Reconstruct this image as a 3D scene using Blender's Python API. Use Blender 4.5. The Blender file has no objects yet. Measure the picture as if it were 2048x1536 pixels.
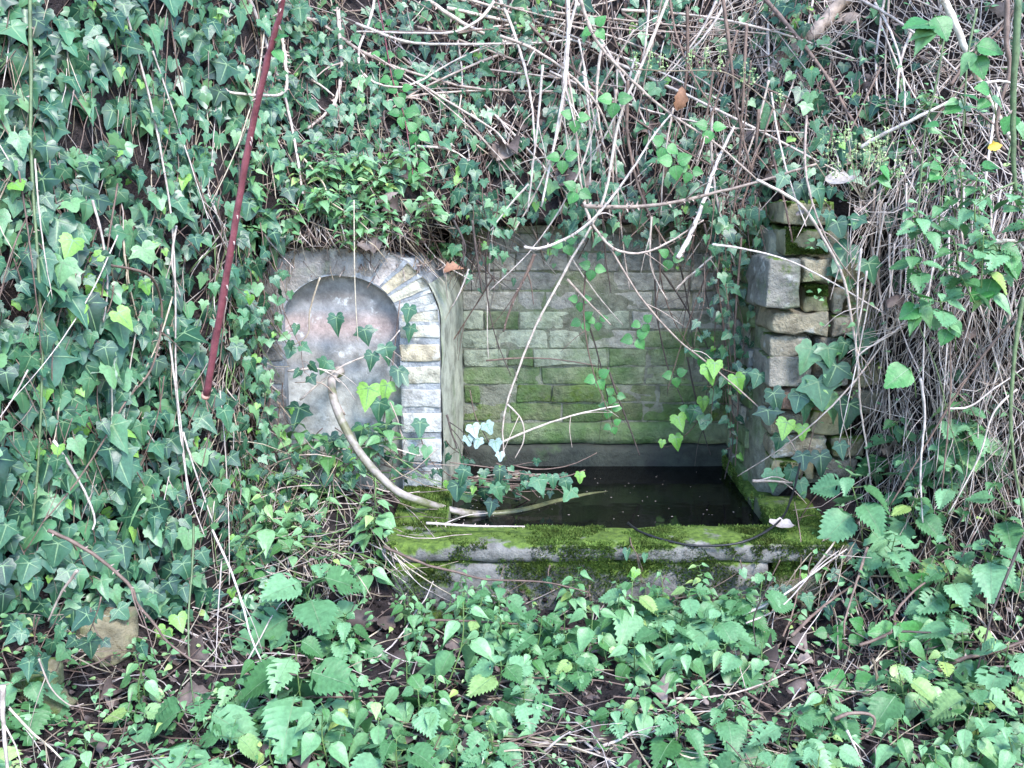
import bpy, bmesh, math, random
import numpy as np
from mathutils import Vector, Matrix, noise
from mathutils.bvhtree import BVHTree

random.seed(7)
noise.seed_set(5)
RND = random.Random(11)
SC = bpy.context.scene
COL = SC.collection
R = math.radians

# ------------------------------------------------------------------ camera, sky, sun, exposure
FPX = 2054.0
PITCH = R(12.0)
CAM = Vector((0.0, 0.0, 1.207))
cd = bpy.data.cameras.new('camera')
cd.sensor_width = 36.0
cd.lens = FPX / 2048.0 * 36.0
cd.clip_start = 0.05
cd.clip_end = 500
cam = bpy.data.objects.new('camera', cd)
cam.location = CAM
cam.rotation_euler = (R(90) - PITCH, 0, 0)
COL.objects.link(cam)
SC.camera = cam

SUN_EL, SUN_AZ = 50.0, 150.0        # degrees; azimuth clockwise from +Y: the sun stands behind the camera's right shoulder
w = bpy.data.worlds.new('World')
SC.world = w
w.use_nodes = True
nt = w.node_tree
sky = nt.nodes.new('ShaderNodeTexSky')
sky.sky_type = 'NISHITA'
sky.sun_disc = False
sky.sun_elevation = R(SUN_EL)
sky.sun_rotation = R(SUN_AZ)
sky.air_density = 1.0
sky.dust_density = 0.3
sky.ozone_density = 3.0
nt.links.new(sky.outputs[0], nt.nodes['Background'].inputs[0])
nt.nodes['Background'].inputs[1].default_value = 0.15
sl = bpy.data.lights.new('sun', 'SUN')
sl.energy = 1.4
sl.angle = R(18)
sl.color = (1.0, 0.97, 0.93)
sun = bpy.data.objects.new('sun', sl)
sd = Vector((math.sin(R(SUN_AZ)) * math.cos(R(SUN_EL)), math.cos(R(SUN_AZ)) * math.cos(R(SUN_EL)), math.sin(R(SUN_EL))))
sun.rotation_euler = sd.to_track_quat('Z', 'Y').to_euler()
sun.location = sd * 20
COL.objects.link(sun)
SC.view_settings.view_transform = 'Standard'
SC.view_settings.look = 'None'
SC.view_settings.gamma = 1.0
SC.view_settings.exposure = 2.45
SC.cycles.max_bounces = 6
SC.cycles.diffuse_bounces = 3
SC.cycles.glossy_bounces = 2
SC.cycles.transmission_bounces = 2
SC.cycles.caustics_reflective = False
SC.cycles.caustics_refractive = False

# ------------------------------------------------------------------ projection helpers
FW = Vector((0, math.cos(PITCH), -math.sin(PITCH)))
UP = Vector((0, math.sin(PITCH), math.cos(PITCH)))
RT = Vector((1, 0, 0))
def ray(px, py):
    return FW + RT * ((px - 1024) / FPX) + UP * (-(py - 768) / FPX)
def at_y(px, py, Y):
    d = ray(px, py)
    return CAM + d * (Y / d.y)
def at_z(px, py, Z):
    d = ray(px, py)
    return CAM + d * ((Z - CAM.z) / d.z)
def mpp(p):                      # metres for one pixel of the 2048 wide photograph at a point
    return (p - CAM).dot(FW) / FPX

# ------------------------------------------------------------------ materials
def new_mat(name):
    m = bpy.data.materials.new(name)
    m.use_nodes = True
    n = m.node_tree.nodes
    n.clear()
    return m, n, m.node_tree.links
def ramp(n, stops, interp='LINEAR'):
    r = n.new('ShaderNodeValToRGB')
    cr = r.color_ramp
    cr.interpolation = interp
    while len(cr.elements) < len(stops):
        cr.elements.new(0.5)
    for e, (p, c) in zip(cr.elements, stops):
        e.position = p
        e.color = (*c, 1) if len(c) == 3 else c
    return r
def rnd_value(n, l):             # a random number for each object and each loose piece of a mesh
    oi = n.new('ShaderNodeObjectInfo'); g = n.new('ShaderNodeNewGeometry')
    a = n.new('ShaderNodeMath'); a.operation = 'ADD'
    l.new(oi.outputs['Random'], a.inputs[0]); l.new(g.outputs['Random Per Island'], a.inputs[1])
    f = n.new('ShaderNodeMath'); f.operation = 'FRACT'
    l.new(a.outputs[0], f.inputs[0])
    return f.outputs[0]
def noise_tex(n, l, scale, detail=4, rough=0.6, vec=None, coord='Object'):
    t = n.new('ShaderNodeTexNoise')
    t.inputs['Scale'].default_value = scale
    t.inputs['Detail'].default_value = detail
    t.inputs['Roughness'].default_value = rough
    if vec is None:
        if coord == 'World':
            vec = n.new('ShaderNodeNewGeometry').outputs['Position']
        else:
            vec = n.new('ShaderNodeTexCoord').outputs[coord]
    l.new(vec, t.inputs['Vector'])
    return t
def mixc(n, l, fac, a, b, mode='MIX'):
    m = n.new('ShaderNodeMix'); m.data_type = 'RGBA'; m.blend_type = mode
    for sock, v in ((m.inputs[0], fac), (m.inputs[6], a), (m.inputs[7], b)):
        if hasattr(v, 'links') or isinstance(v, bpy.types.NodeSocket):
            l.new(v, sock)
        elif isinstance(v, (int, float)):
            sock.default_value = v
        else:
            sock.default_value = (*v, 1)
    return m.outputs[2]
def finish(m, n, l, color, rough=0.6, bump=None, bump_d=0.01, bump_s=0.6, spec=0.5, trans=0.0, trans_col=None):
    p = n.new('ShaderNodeBsdfPrincipled'); o = n.new('ShaderNodeOutputMaterial')
    if isinstance(color, bpy.types.NodeSocket): l.new(color, p.inputs['Base Color'])
    else: p.inputs['Base Color'].default_value = (*color, 1)
    if isinstance(rough, bpy.types.NodeSocket): l.new(rough, p.inputs['Roughness'])
    else: p.inputs['Roughness'].default_value = rough
    p.inputs['Specular IOR Level'].default_value = spec
    if bump is not None:
        b = n.new('ShaderNodeBump'); b.inputs['Strength'].default_value = bump_s; b.inputs['Distance'].default_value = bump_d
        l.new(bump, b.inputs['Height']); l.new(b.outputs[0], p.inputs['Normal'])
    if trans > 0:
        t = n.new('ShaderNodeBsdfTranslucent')
        c = trans_col if trans_col is not None else color
        if isinstance(c, bpy.types.NodeSocket): l.new(c, t.inputs[0])
        else: t.inputs[0].default_value = (*c, 1)
        mx = n.new('ShaderNodeMixShader'); mx.inputs[0].default_value = trans
        l.new(p.outputs[0], mx.inputs[1]); l.new(t.outputs[0], mx.inputs[2]); l.new(mx.outputs[0], o.inputs[0])
    else:
        l.new(p.outputs[0], o.inputs[0])
    return m

def leaf_mat(name, stops, rough=0.4, trans=0.22, spec=0.5, bscale=60, bd=0.002, spot=None):
    m, n, l = new_mat(name)
    rv = rnd_value(n, l)
    r = ramp(n, stops); l.new(rv, r.inputs[0])
    nz = noise_tex(n, l, 9.0, 3)
    v = ramp(n, [(0.3, (0.72, 0.72, 0.72)), (0.75, (1.2, 1.2, 1.2))]); l.new(nz.outputs[0], v.inputs[0])
    c = mixc(n, l, 1.0, r.outputs[0], v.outputs[0], 'MULTIPLY')
    if spot:
        s = noise_tex(n, l, 5.0, 2)
        sr = ramp(n, [(0.66, (0, 0, 0)), (0.7, (1, 1, 1))]); l.new(s.outputs[0], sr.inputs[0])
        c = mixc(n, l, sr.outputs[0], c, spot)
    bt = noise_tex(n, l, bscale * 0.3, 3)
    return finish(m, n, l, c, rough, bt.outputs[0], bd, 0.35, spec, trans)

M = {}
M['ivy'] = leaf_mat('ivy_leaf', [(0.0, (0.014, 0.050, 0.030)), (0.3, (0.026, 0.088, 0.048)), (0.6, (0.046, 0.135, 0.068)), (0.85, (0.080, 0.20, 0.090)), (1.0, (0.15, 0.29, 0.12))], 0.38, 0.18, 0.55)
M['ivy_young'] = leaf_mat('young_ivy_leaf', [(0.0, (0.12, 0.30, 0.04)), (1.0, (0.25, 0.46, 0.10))], 0.45, 0.25)
M['ivy_sheen'] = leaf_mat('sheen_ivy_leaf', [(0.0, (0.24, 0.33, 0.31)), (1.0, (0.34, 0.43, 0.42))], 0.4, 0.1)  # pale grey paints the sunlit gloss of ivy into the leaf colour
M['vein'] = leaf_mat('leaf_vein', [(0.0, (0.12, 0.21, 0.10)), (1.0, (0.17, 0.27, 0.14))], 0.5, 0.1)
M['nettle'] = leaf_mat('nettle_leaf', [(0.0, (0.060, 0.17, 0.050)), (0.5, (0.125, 0.285, 0.13)), (0.9, (0.20, 0.39, 0.20)), (1.0, (0.32, 0.44, 0.12))], 0.45, 0.32, 0.45)
M['pelli'] = leaf_mat('pellitory_leaf', [(0.0, (0.07, 0.19, 0.05)), (0.5, (0.145, 0.305, 0.13)), (0.9, (0.23, 0.42, 0.20)), (1.0, (0.36, 0.47, 0.13))], 0.42, 0.25, 0.5)
M['bramble_leaf'] = leaf_mat('bramble_leaf', [(0.0, (0.035, 0.15, 0.035)), (1.0, (0.07, 0.25, 0.06))], 0.45, 0.22)
M['blossom'] = leaf_mat('pale_blossom', [(0.0, (0.20, 0.34, 0.12)), (1.0, (0.46, 0.52, 0.26))], 0.6, 0.25)
M['green_stem'] = leaf_mat('green_stem', [(0.0, (0.09, 0.17, 0.05)), (1.0, (0.16, 0.24, 0.08))], 0.5, 0.0)
M['dead'] = leaf_mat('dead_leaf', [(0.0, (0.055, 0.038, 0.034)), (0.4, (0.10, 0.072, 0.062)), (0.75, (0.16, 0.118, 0.105)), (1.0, (0.27, 0.21, 0.18))], 0.6, 0.1, 0.35)
M['rust_leaf'] = leaf_mat('rust_leaf', [(0.0, (0.20, 0.095, 0.05)), (1.0, (0.30, 0.15, 0.09))], 0.6, 0.15, 0.35)
M['yellow_leaf'] = leaf_mat('yellow_leaf', [(0.0, (0.55, 0.36, 0.05)), (1.0, (0.62, 0.45, 0.08))], 0.6, 0.2, 0.35)
M['pale_leaf'] = leaf_mat('bleached_leaf', [(0.0, (0.34, 0.285, 0.26)), (1.0, (0.44, 0.38, 0.34))], 0.6, 0.1, 0.35)

def stem_mat(name, stops, rough=0.65, bark=None):
    m, n, l = new_mat(name)
    rv = rnd_value(n, l)
    r = ramp(n, stops); l.new(rv, r.inputs[0])
    nz = noise_tex(n, l, 40.0, 4, coord='World')
    v = ramp(n, [(0.3, (0.55, 0.52, 0.52)), (0.62, (1.15, 1.15, 1.15))]); l.new(nz.outputs[0], v.inputs[0])
    c = mixc(n, l, 1.0, r.outputs[0], v.outputs[0], 'MULTIPLY')
    if bark:
        b = noise_tex(n, l, 18.0, 3, coord='World')
        br = ramp(n, [(0.5, (0, 0, 0)), (0.58, (1, 1, 1))]); l.new(b.outputs[0], br.inputs[0])
        c = mixc(n, l, br.outputs[0], c, bark)
    b2 = noise_tex(n, l, 160.0, 3, coord='World')
    return finish(m, n, l, c, rough, b2.outputs[0], 0.002, 0.5, 0.35)
M['dry'] = stem_mat('dry_stem', [(0.0, (0.085, 0.064, 0.056)), (0.3, (0.19, 0.15, 0.13)), (0.65, (0.33, 0.27, 0.24)), (1.0, (0.52, 0.45, 0.41))])
M['straw'] = stem_mat('straw_stem', [(0.0, (0.17, 0.13, 0.09)), (0.5, (0.33, 0.265, 0.19)), (1.0, (0.50, 0.43, 0.33))])
M['cane'] = stem_mat('dead_cane', [(0.0, (0.26, 0.20, 0.165)), (0.5, (0.40, 0.32, 0.27)), (1.0, (0.54, 0.46, 0.40))])
M['cane_pale'] = stem_mat('bleached_cane', [(0.0, (0.40, 0.335, 0.30)), (1.0, (0.54, 0.47, 0.43))])
M['cane_brown'] = stem_mat('brown_cane', [(0.0, (0.11, 0.070, 0.055)), (1.0, (0.19, 0.13, 0.105))])
M['cane_dark'] = stem_mat('dark_cane', [(0.0, (0.045, 0.034, 0.030)), (1.0, (0.09, 0.066, 0.058))])
M['cane_red'] = stem_mat('red_cane', [(0.0, (0.15, 0.042, 0.052)), (1.0, (0.17, 0.05, 0.06))], 0.42)
M['cane_green'] = stem_mat('green_cane', [(0.0, (0.085, 0.125, 0.055)), (1.0, (0.15, 0.195, 0.095))], 0.5)
M['birch'] = stem_mat('birch_bark', [(0.0, (0.55, 0.48, 0.40)), (1.0, (0.62, 0.55, 0.46))], 0.6, (0.20, 0.145, 0.10))
M['wire'] = stem_mat('black_cable', [(0.0, (0.012, 0.012, 0.013)), (1.0, (0.018, 0.018, 0.02))], 0.45)
M['cut'] = stem_mat('cut_wood', [(0.0, (0.42, 0.22, 0.17)), (1.0, (0.45, 0.24, 0.18))])
M['thorn'] = stem_mat('thorn', [(0.0, (0.30, 0.22, 0.19)), (1.0, (0.42, 0.32, 0.28))])

def stone_mat(name, stops, algae=0.0, moss=0.0, dark=0.0, scale=14.0, bump=0.012, lich=0.0, topmoss=0.0):
    m, n, l = new_mat(name)
    oi = n.new('ShaderNodeObjectInfo')
    r = ramp(n, stops); l.new(oi.outputs['Random'], r.inputs[0])
    nz = noise_tex(n, l, scale, 4, 0.65, coord='World')
    v = ramp(n, [(0.30, (0.50, 0.49, 0.48)), (0.5, (0.95, 0.95, 0.95)), (0.72, (1.35, 1.33, 1.28))]); l.new(nz.outputs[0], v.inputs[0])
    c = mixc(n, l, 1.0, r.outputs[0], v.outputs[0], 'MULTIPLY')
    if lich > 0:
        a = noise_tex(n, l, 9.0, 3, 0.7, coord='World')
        ar = ramp(n, [(0.62 - lich, (0, 0, 0)), (0.72 - lich, (1, 1, 1))]); l.new(a.outputs[0], ar.inputs[0])
        c = mixc(n, l, ar.outputs[0], c, (0.42, 0.41, 0.38))
    if dark > 0:
        a = noise_tex(n, l, 5.0, 3, 0.7, coord='World')
        ar = ramp(n, [(0.70 - dark * 0.4, (0, 0, 0)), (0.85 - dark * 0.4, (1, 1, 1))]); l.new(a.outputs[0], ar.inputs[0])
        c = mixc(n, l, ar.outputs[0], c, (0.035, 0.035, 0.032))
    if algae > 0:
        a = noise_tex(n, l, 3.2, 4, 0.7, coord='World')
        ar = ramp(n, [(0.66 - algae * 0.4, (0, 0, 0)), (0.86 - algae * 0.4, (0.85, 0.85, 0.85))]); l.new(a.outputs[0], ar.inputs[0])
        g = noise_tex(n, l, 7.0, 3, coord='World')
        gr = ramp(n, [(0.3, (0.032, 0.085, 0.022)), (0.7, (0.125, 0.215, 0.06))]); l.new(g.outputs[0], gr.inputs[0])
        c = mixc(n, l, ar.outputs[0], c, gr.outputs[0])
    if moss > 0 or topmoss > 0:
        a = noise_tex(n, l, 6.5, 4, 0.7, coord='World')
        src = a.outputs[0]
        if topmoss > 0:
            ge = n.new('ShaderNodeNewGeometry'); sx = n.new('ShaderNodeSeparateXYZ'); l.new(ge.outputs['Normal'], sx.inputs[0])
            mu = n.new('ShaderNodeMath'); mu.operation = 'MULTIPLY_ADD'; mu.inputs[1].default_value = topmoss
            l.new(sx.outputs[2], mu.inputs[0]); l.new(src, mu.inputs[2]); src = mu.outputs[0]
        ar = ramp(n, [(0.66 - moss * 0.4, (0, 0, 0)), (0.74 - moss * 0.4, (1, 1, 1))]); l.new(src, ar.inputs[0])
        g = noise_tex(n, l, 60.0, 4, coord='World')
        gr = ramp(n, [(0.3, (0.035, 0.062, 0.012)), (0.7, (0.12, 0.18, 0.03))]); l.new(g.outputs[0], gr.inputs[0])
        c = mixc(n, l, ar.outputs[0], c, gr.outputs[0])
    b1 = noise_tex(n, l, 55.0, 4, 0.7, coord='World')
    return finish(m, n, l, c, 0.85, b1.outputs[0], bump, 0.7, 0.25)
M['brick_wall'] = stone_mat('weathered_brick', [(0.0, (0.24, 0.232, 0.21)), (0.5, (0.31, 0.297, 0.265)), (1.0, (0.38, 0.36, 0.305))], algae=0.24, dark=0.16, scale=22.0, bump=0.02)
M['brick_green'] = stone_mat('algae_brick', [(0.0, (0.14, 0.165, 0.10)), (0.5, (0.195, 0.225, 0.135)), (1.0, (0.265, 0.285, 0.18))], algae=0.60, dark=0.18, moss=0.06, scale=20.0, bump=0.02)
M['brick_damp'] = stone_mat('damp_mossy_brick', [(0.0, (0.10, 0.12, 0.06)), (1.0, (0.17, 0.185, 0.10))], algae=0.6, dark=0.26, moss=0.16, scale=20.0, bump=0.025)
M['brick_pale'] = stone_mat('pale_green_brick', [(0.0, (0.28, 0.305, 0.225)), (1.0, (0.365, 0.385, 0.29))], algae=0.36, scale=20.0, bump=0.02)
M['mortar'] = stone_mat('dark_mortar', [(0.0, (0.19, 0.19, 0.145)), (1.0, (0.21, 0.21, 0.16))], algae=0.42, dark=0.24, scale=20.0, bump=0.02)
M['wet'] = stone_mat('wet_render', [(0.0, (0.040, 0.044, 0.036)), (1.0, (0.046, 0.050, 0.04))], algae=0.22, dark=0.4)
M['pier'] = stone_mat('pier_stone', [(0.0, (0.20, 0.178, 0.132)), (0.4, (0.26, 0.228, 0.168)), (0.75, (0.24, 0.218, 0.185)), (1.0, (0.31, 0.265, 0.185))], algae=0.20, dark=0.20, lich=0.03, bump=0.025, topmoss=0.12)
M['pier_grey'] = stone_mat('grey_pier_stone', [(0.0, (0.175, 0.165, 0.145)), (1.0, (0.20, 0.188, 0.165))], algae=0.20, dark=0.18, lich=0.06, bump=0.02, topmoss=0.14)
M['pier_moss'] = stone_mat('mossy_pier_stone', [(0.0, (0.20, 0.19, 0.12)), (1.0, (0.28, 0.25, 0.16))], algae=0.3, moss=0.28, topmoss=0.25)
M['pier_pink'] = stone_mat('pink_pier_brick', [(0.0, (0.30, 0.19, 0.15)), (1.0, (0.33, 0.21, 0.17))], algae=0.1, lich=0.05)
M['trough'] = stone_mat('trough_stone', [(0.0, (0.145, 0.138, 0.13)), (1.0, (0.165, 0.155, 0.145))], moss=0.28, lich=0.0, dark=0.16, topmoss=0.22, scale=20.0)
M['trough_in'] = stone_mat('trough_inner_stone', [(0.0, (0.10, 0.11, 0.07)), (1.0, (0.12, 0.13, 0.08))], moss=0.30, topmoss=0.2)
M['arch_mortar'] = stone_mat('blue_grey_mortar', [(0.0, (0.235, 0.245, 0.26)), (1.0, (0.245, 0.255, 0.27))], lich=0.06, dark=0.05)
for nm, c in (('cream', (0.40, 0.375, 0.30)), ('white', (0.46, 0.455, 0.43)), ('ochre', (0.36, 0.31, 0.225)), ('pink', (0.35, 0.31, 0.29)), ('greyb', (0.345, 0.335, 0.32))):
    M['arch_' + nm] = stone_mat('arch_brick_' + nm, [(0.0, tuple(x * 0.92 for x in c)), (1.0, c)], lich=0.05, dark=0.10, bump=0.012, scale=24.0)
M['arch_skim'] = stone_mat('grey_pink_skim', [(0.0, (0.20, 0.188, 0.18)), (1.0, (0.25, 0.228, 0.212))], lich=0.04, dark=0.16, bump=0.012, algae=0.1)
M['side'] = stone_mat('pale_green_render', [(0.0, (0.36, 0.37, 0.30)), (1.0, (0.37, 0.38, 0.31))], algae=0.20, bump=0.006)
M['boulder'] = stone_mat('ochre_stone', [(0.0, (0.17, 0.148, 0.09)), (1.0, (0.20, 0.17, 0.11))], algae=0.36, moss=0.20, dark=0.22)

def panel_mat():                 # smeared courses of painted brick: blue grey, pink and dun bands
    m, n, l = new_mat('banded_niche_plaster')
    tc = n.new('ShaderNodeTexCoord'); sx = n.new('ShaderNodeSeparateXYZ'); l.new(tc.outputs['Object'], sx.inputs[0])
    w1 = noise_tex(n, l, 6.0, 4)
    ad = n.new('ShaderNodeMath'); ad.operation = 'MULTIPLY_ADD'; ad.inputs[1].default_value = 0.045
    l.new(w1.outputs[0], ad.inputs[0]); l.new(sx.outputs[2], ad.inputs[2])
    mr = n.new('ShaderNodeMapRange'); mr.inputs['From Min'].default_value = 0.12; mr.inputs['From Max'].default_value = 0.86
    l.new(ad.outputs[0], mr.inputs[0])
    r = ramp(n, [(0.0, (0.38, 0.37, 0.325)), (0.30, (0.40, 0.385, 0.355)), (0.42, (0.34, 0.33, 0.31)), (0.50, (0.25, 0.25, 0.255)),
                 (0.56, (0.30, 0.275, 0.25)), (0.62, (0.26, 0.255, 0.26)), (0.70, (0.33, 0.255, 0.24)), (0.745, (0.31, 0.25, 0.235)),
                 (0.79, (0.25, 0.245, 0.25)), (0.86, (0.25, 0.22, 0.20)), (0.93, (0.24, 0.235, 0.235)), (1.0, (0.27, 0.24, 0.21))])
    l.new(mr.outputs[0], r.inputs[0])
    nz = noise_tex(n, l, 26.0, 4, 0.7)
    v = ramp(n, [(0.3, (0.62, 0.62, 0.62)), (0.7, (1.3, 1.3, 1.3))]); l.new(nz.outputs[0], v.inputs[0])
    c = mixc(n, l, 1.0, r.outputs[0], v.outputs[0], 'MULTIPLY')
    li = noise_tex(n, l, 11.0, 4, 0.75)
    lr = ramp(n, [(0.58, (0, 0, 0)), (0.66, (0.8, 0.8, 0.8))]); l.new(li.outputs[0], lr.inputs[0])
    c = mixc(n, l, lr.outputs[0], c, (0.50, 0.50, 0.49))
    b = noise_tex(n, l, 45.0, 4, 0.7)
    return finish(m, n, l, c, 0.85, b.outputs[0], 0.006, 0.6, 0.25)
M['panel'] = panel_mat()

def soil_mat():
    m, n, l = new_mat('soil')
    a = noise_tex(n, l, 14.0, 4, 0.7, coord='World')
    r = ramp(n, [(0.25, (0.008, 0.006, 0.006)), (0.5, (0.022, 0.016, 0.016)), (0.78, (0.075, 0.058, 0.054))]); l.new(a.outputs[0], r.inputs[0])
    b = noise_tex(n, l, 60.0, 3, 0.75, coord='World')
    return finish(m, n, l, r.outputs[0], 0.9, b.outputs[0], 0.03, 0.9, 0.2)
M['soil'] = soil_mat()
def moss_mat():
    m, n, l = new_mat('moss')
    rv = rnd_value(n, l)
    r = ramp(n, [(0.0, (0.04, 0.078, 0.014)), (0.5, (0.085, 0.145, 0.026)), (1.0, (0.155, 0.225, 0.05))]); l.new(rv, r.inputs[0])
    nz = noise_tex(n, l, 9.0, 3, coord='World')
    v = ramp(n, [(0.3, (0.5, 0.42, 0.4)), (0.6, (1.1, 1.1, 1.1))]); l.new(nz.outputs[0], v.inputs[0])
    c = mixc(n, l, 1.0, r.outputs[0], v.outputs[0], 'MULTIPLY')
    return finish(m, n, l, c, 0.8, None, spec=0.2, trans=0.2)
M['moss'] = moss_mat()
def water_mat():
    m, n, l = new_mat('dark_water')
    a = noise_tex(n, l, 5.0, 3, coord='World'); 
    return finish(m, n, l, (0.003, 0.003, 0.003), 0.07, a.outputs[0], 0.008, 0.35, 0.14)
M['water'] = water_mat()
def pipe_mat():
    m, n, l = new_mat('weathered_pipe')
    g = n.new('ShaderNodeNewGeometry')
    nz = noise_tex(n, l, 12.0, 3, coord='World')
    r = ramp(n, [(0.38, (0.13, 0.125, 0.07)), (0.50, (0.26, 0.22, 0.195)), (0.70, (0.42, 0.36, 0.335))]); l.new(nz.outputs[0], r.inputs[0])
    sx = n.new('ShaderNodeSeparateXYZ'); l.new(g.outputs['Normal'], sx.inputs[0])
    rr = ramp(n, [(0.25, (1, 1, 1)), (0.5, (0, 0, 0))])
    mr = n.new('ShaderNodeMapRange'); mr.inputs['From Min'].default_value = -1; l.new(sx.outputs[2], mr.inputs[0]); l.new(mr.outputs[0], rr.inputs[0])
    c = mixc(n, l, rr.outputs[0], r.outputs[0], (0.16, 0.17, 0.07))
    b = noise_tex(n, l, 90.0, 4, coord='World')
    return finish(m, n, l, c, 0.5, b.outputs[0], 0.003, 0.5, 0.4)
M['pipe'] = pipe_mat()
M['pipe_wet'] = stem_mat('wet_algae_pipe', [(0.0, (0.10, 0.105, 0.05)), (1.0, (0.12, 0.12, 0.06))], 0.3)

# ------------------------------------------------------------------ mesh helpers
class MB:
    def __init__(s): s.v = []; s.f = []; s.m = []
    def add(s, verts, faces, mi=0):
        o = len(s.v)
        s.v.extend([tuple(v) for v in verts]); s.f.extend([tuple(i + o for i in f) for f in faces]); s.m.extend([mi] * len(faces))
    def tube(s, pts, rad, sides=5, mi=0, cap=True):
        pts = [Vector(p) for p in pts]; n = len(pts)
        if not hasattr(rad, '__len__'): rad = [rad] * n
        prev = None; o = len(s.v)
        for i, p in enumerate(pts):
            t = (pts[min(i + 1, n - 1)] - pts[max(i - 1, 0)])
            if t.length < 1e-9: t = Vector((0, 0, 1))
            t.normalize()
            if prev is None:
                a = Vector((0, 0, 1)) if abs(t.z) < 0.9 else Vector((1, 0, 0))
                u = t.cross(a).normalized()
            else:
                u = (prev - t * prev.dot(t))
                u = u.normalized() if u.length > 1e-6 else t.orthogonal().normalized()
            prev = u; b = t.cross(u)
            for k in range(sides):
                a = 2 * math.pi * k / sides
                s.v.append(tuple(p + (u * math.cos(a) + b * math.sin(a)) * rad[i]))
        for i in range(n - 1):
            for k in range(sides):
                k2 = (k + 1) % sides
                s.f.append((o + i * sides + k, o + i * sides + k2, o + (i + 1) * sides + k2, o + (i + 1) * sides + k)); s.m.append(mi)
        if cap:
            s.f.append(tuple(o + k for k in reversed(range(sides)))); s.m.append(mi)
            s.f.append(tuple(o + (n - 1) * sides + k for k in range(sides))); s.m.append(mi)
    def mesh(s, name, mats, smooth=True):
        me = bpy.data.meshes.new(name)
        me.from_pydata(s.v, [], s.f)
        for mm in mats: me.materials.append(mm)
        if len(mats) > 1: me.polygons.foreach_set('material_index', s.m)
        me.polygons.foreach_set('use_smooth', [smooth] * len(s.f))
        me.update()
        return me
    def build(s, name, mats, parent=None, smooth=True, loc=None):
        if not isinstance(mats, (list, tuple)): mats = [mats]
        return link(name, s.mesh(name, mats, smooth), parent, loc)
def link(name, data, parent=None, loc=None):
    o = bpy.data.objects.new(name, data)
    COL.objects.link(o)
    if parent: o.parent = parent
    if loc is not None: o.location = loc
    return o
def tag(o, label=None, cat=None, group=None, kind=None):
    if label:
        if len(label.replace(',', ' ').split()) > 16: label = label.split(' towards the water')[0].split(' away from the water')[0].split(', outer side')[0]
        o['label'] = label
    if cat: o['category'] = cat
    if group: o['group'] = group
    if kind: o['kind'] = kind
    return o
def thing(name, loc, label, cat, group=None):
    o = bpy.data.objects.new(name, None); o.empty_display_size = 0.05
    COL.objects.link(o); o.location = loc
    return tag(o, label, cat, group)
def lerp(a, b, t): return a + (b - a) * t
def smooth_path(pts, n):         # Catmull-Rom through points
    pts = [Vector(p) for p in pts]
    if len(pts) == 2: return [pts[0].lerp(pts[1], i / (n - 1)) for i in range(n)]
    out = []; m = len(pts) - 1
    for i in range(n):
        t = i / (n - 1) * m; k = min(int(t), m - 1); u = t - k
        p0 = pts[max(k - 1, 0)]; p1 = pts[k]; p2 = pts[k + 1]; p3 = pts[min(k + 2, m)]
        out.append(0.5 * ((2 * p1) + (p2 - p0) * u + (2 * p0 - 5 * p1 + 4 * p2 - p3) * u * u + (3 * p1 - p0 - 3 * p2 + p3) * u ** 3))
    return out
SOLID_V, SOLID_F = [], []
def solid(verts, faces):
    o = len(SOLID_V)
    SOLID_V.extend([Vector(v) for v in verts]); SOLID_F.extend([tuple(i + o for i in f) for f in faces])
def solid_box(x0, x1, y0, y1, z0, z1):
    v = [(x, y, z) for x in (x0, x1) for y in (y0, y1) for z in (z0, z1)]
    solid(v, [(0, 1, 3, 2), (4, 6, 7, 5), (0, 4, 5, 1), (2, 3, 7, 6), (0, 2, 6, 4), (1, 5, 7, 3)])

def stone_mesh(name, w_, d_, h_, seed, mats, rnd=0.012, rough=0.004, cuts=4):
    """a worn block centred on its own middle: rounded edges, uneven faces"""
    bm = bmesh.new()
    bmesh.ops.create_cube(bm, size=2.0)
    bmesh.ops.subdivide_edges(bm, edges=bm.edges[:], cuts=cuts, use_grid_fill=True)
    hw, hd, hh = w_ / 2, d_ / 2, h_ / 2
    r = min(rnd, hw * 0.45, hd * 0.45, hh * 0.45)
    off = Vector((seed * 3.17, seed * 1.31, seed * 0.77))
    for v in bm.verts:
        c = v.co
        # push inner cuts towards the edges so that the rounding stays narrow
        q = []
        for a, hs in zip(c, (hw, hd, hh)):
            s = 1 if a >= 0 else -1; a = abs(a)
            q.append(s * hs * (a if a in (0.0, 1.0) else (1 - (1 - a) * 0.5 * min(1, 3 * r / hs) / 0.5 if a >= 0.5 else a)))
        p = Vector(q)
        core = Vector((max(-hw + r, min(hw - r, p.x)), max(-hd + r, min(hd - r, p.y)), max(-hh + r, min(hh - r, p.z))))
        dlt = p - core
        if dlt.length > 1e-6: p = core + dlt.normalized() * r
        nv = noise.noise_vector((p + off) * 14.0) * rough + noise.noise_vector((p + off) * 45.0) * rough * 0.5
        v.co = p + nv
    me = bpy.data.meshes.new(name)
    bm.to_mesh(me); bm.free()
    for mm in mats: me.materials.append(mm)
    me.polygons.foreach_set('use_smooth', [True] * len(me.polygons))
    return me

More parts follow.
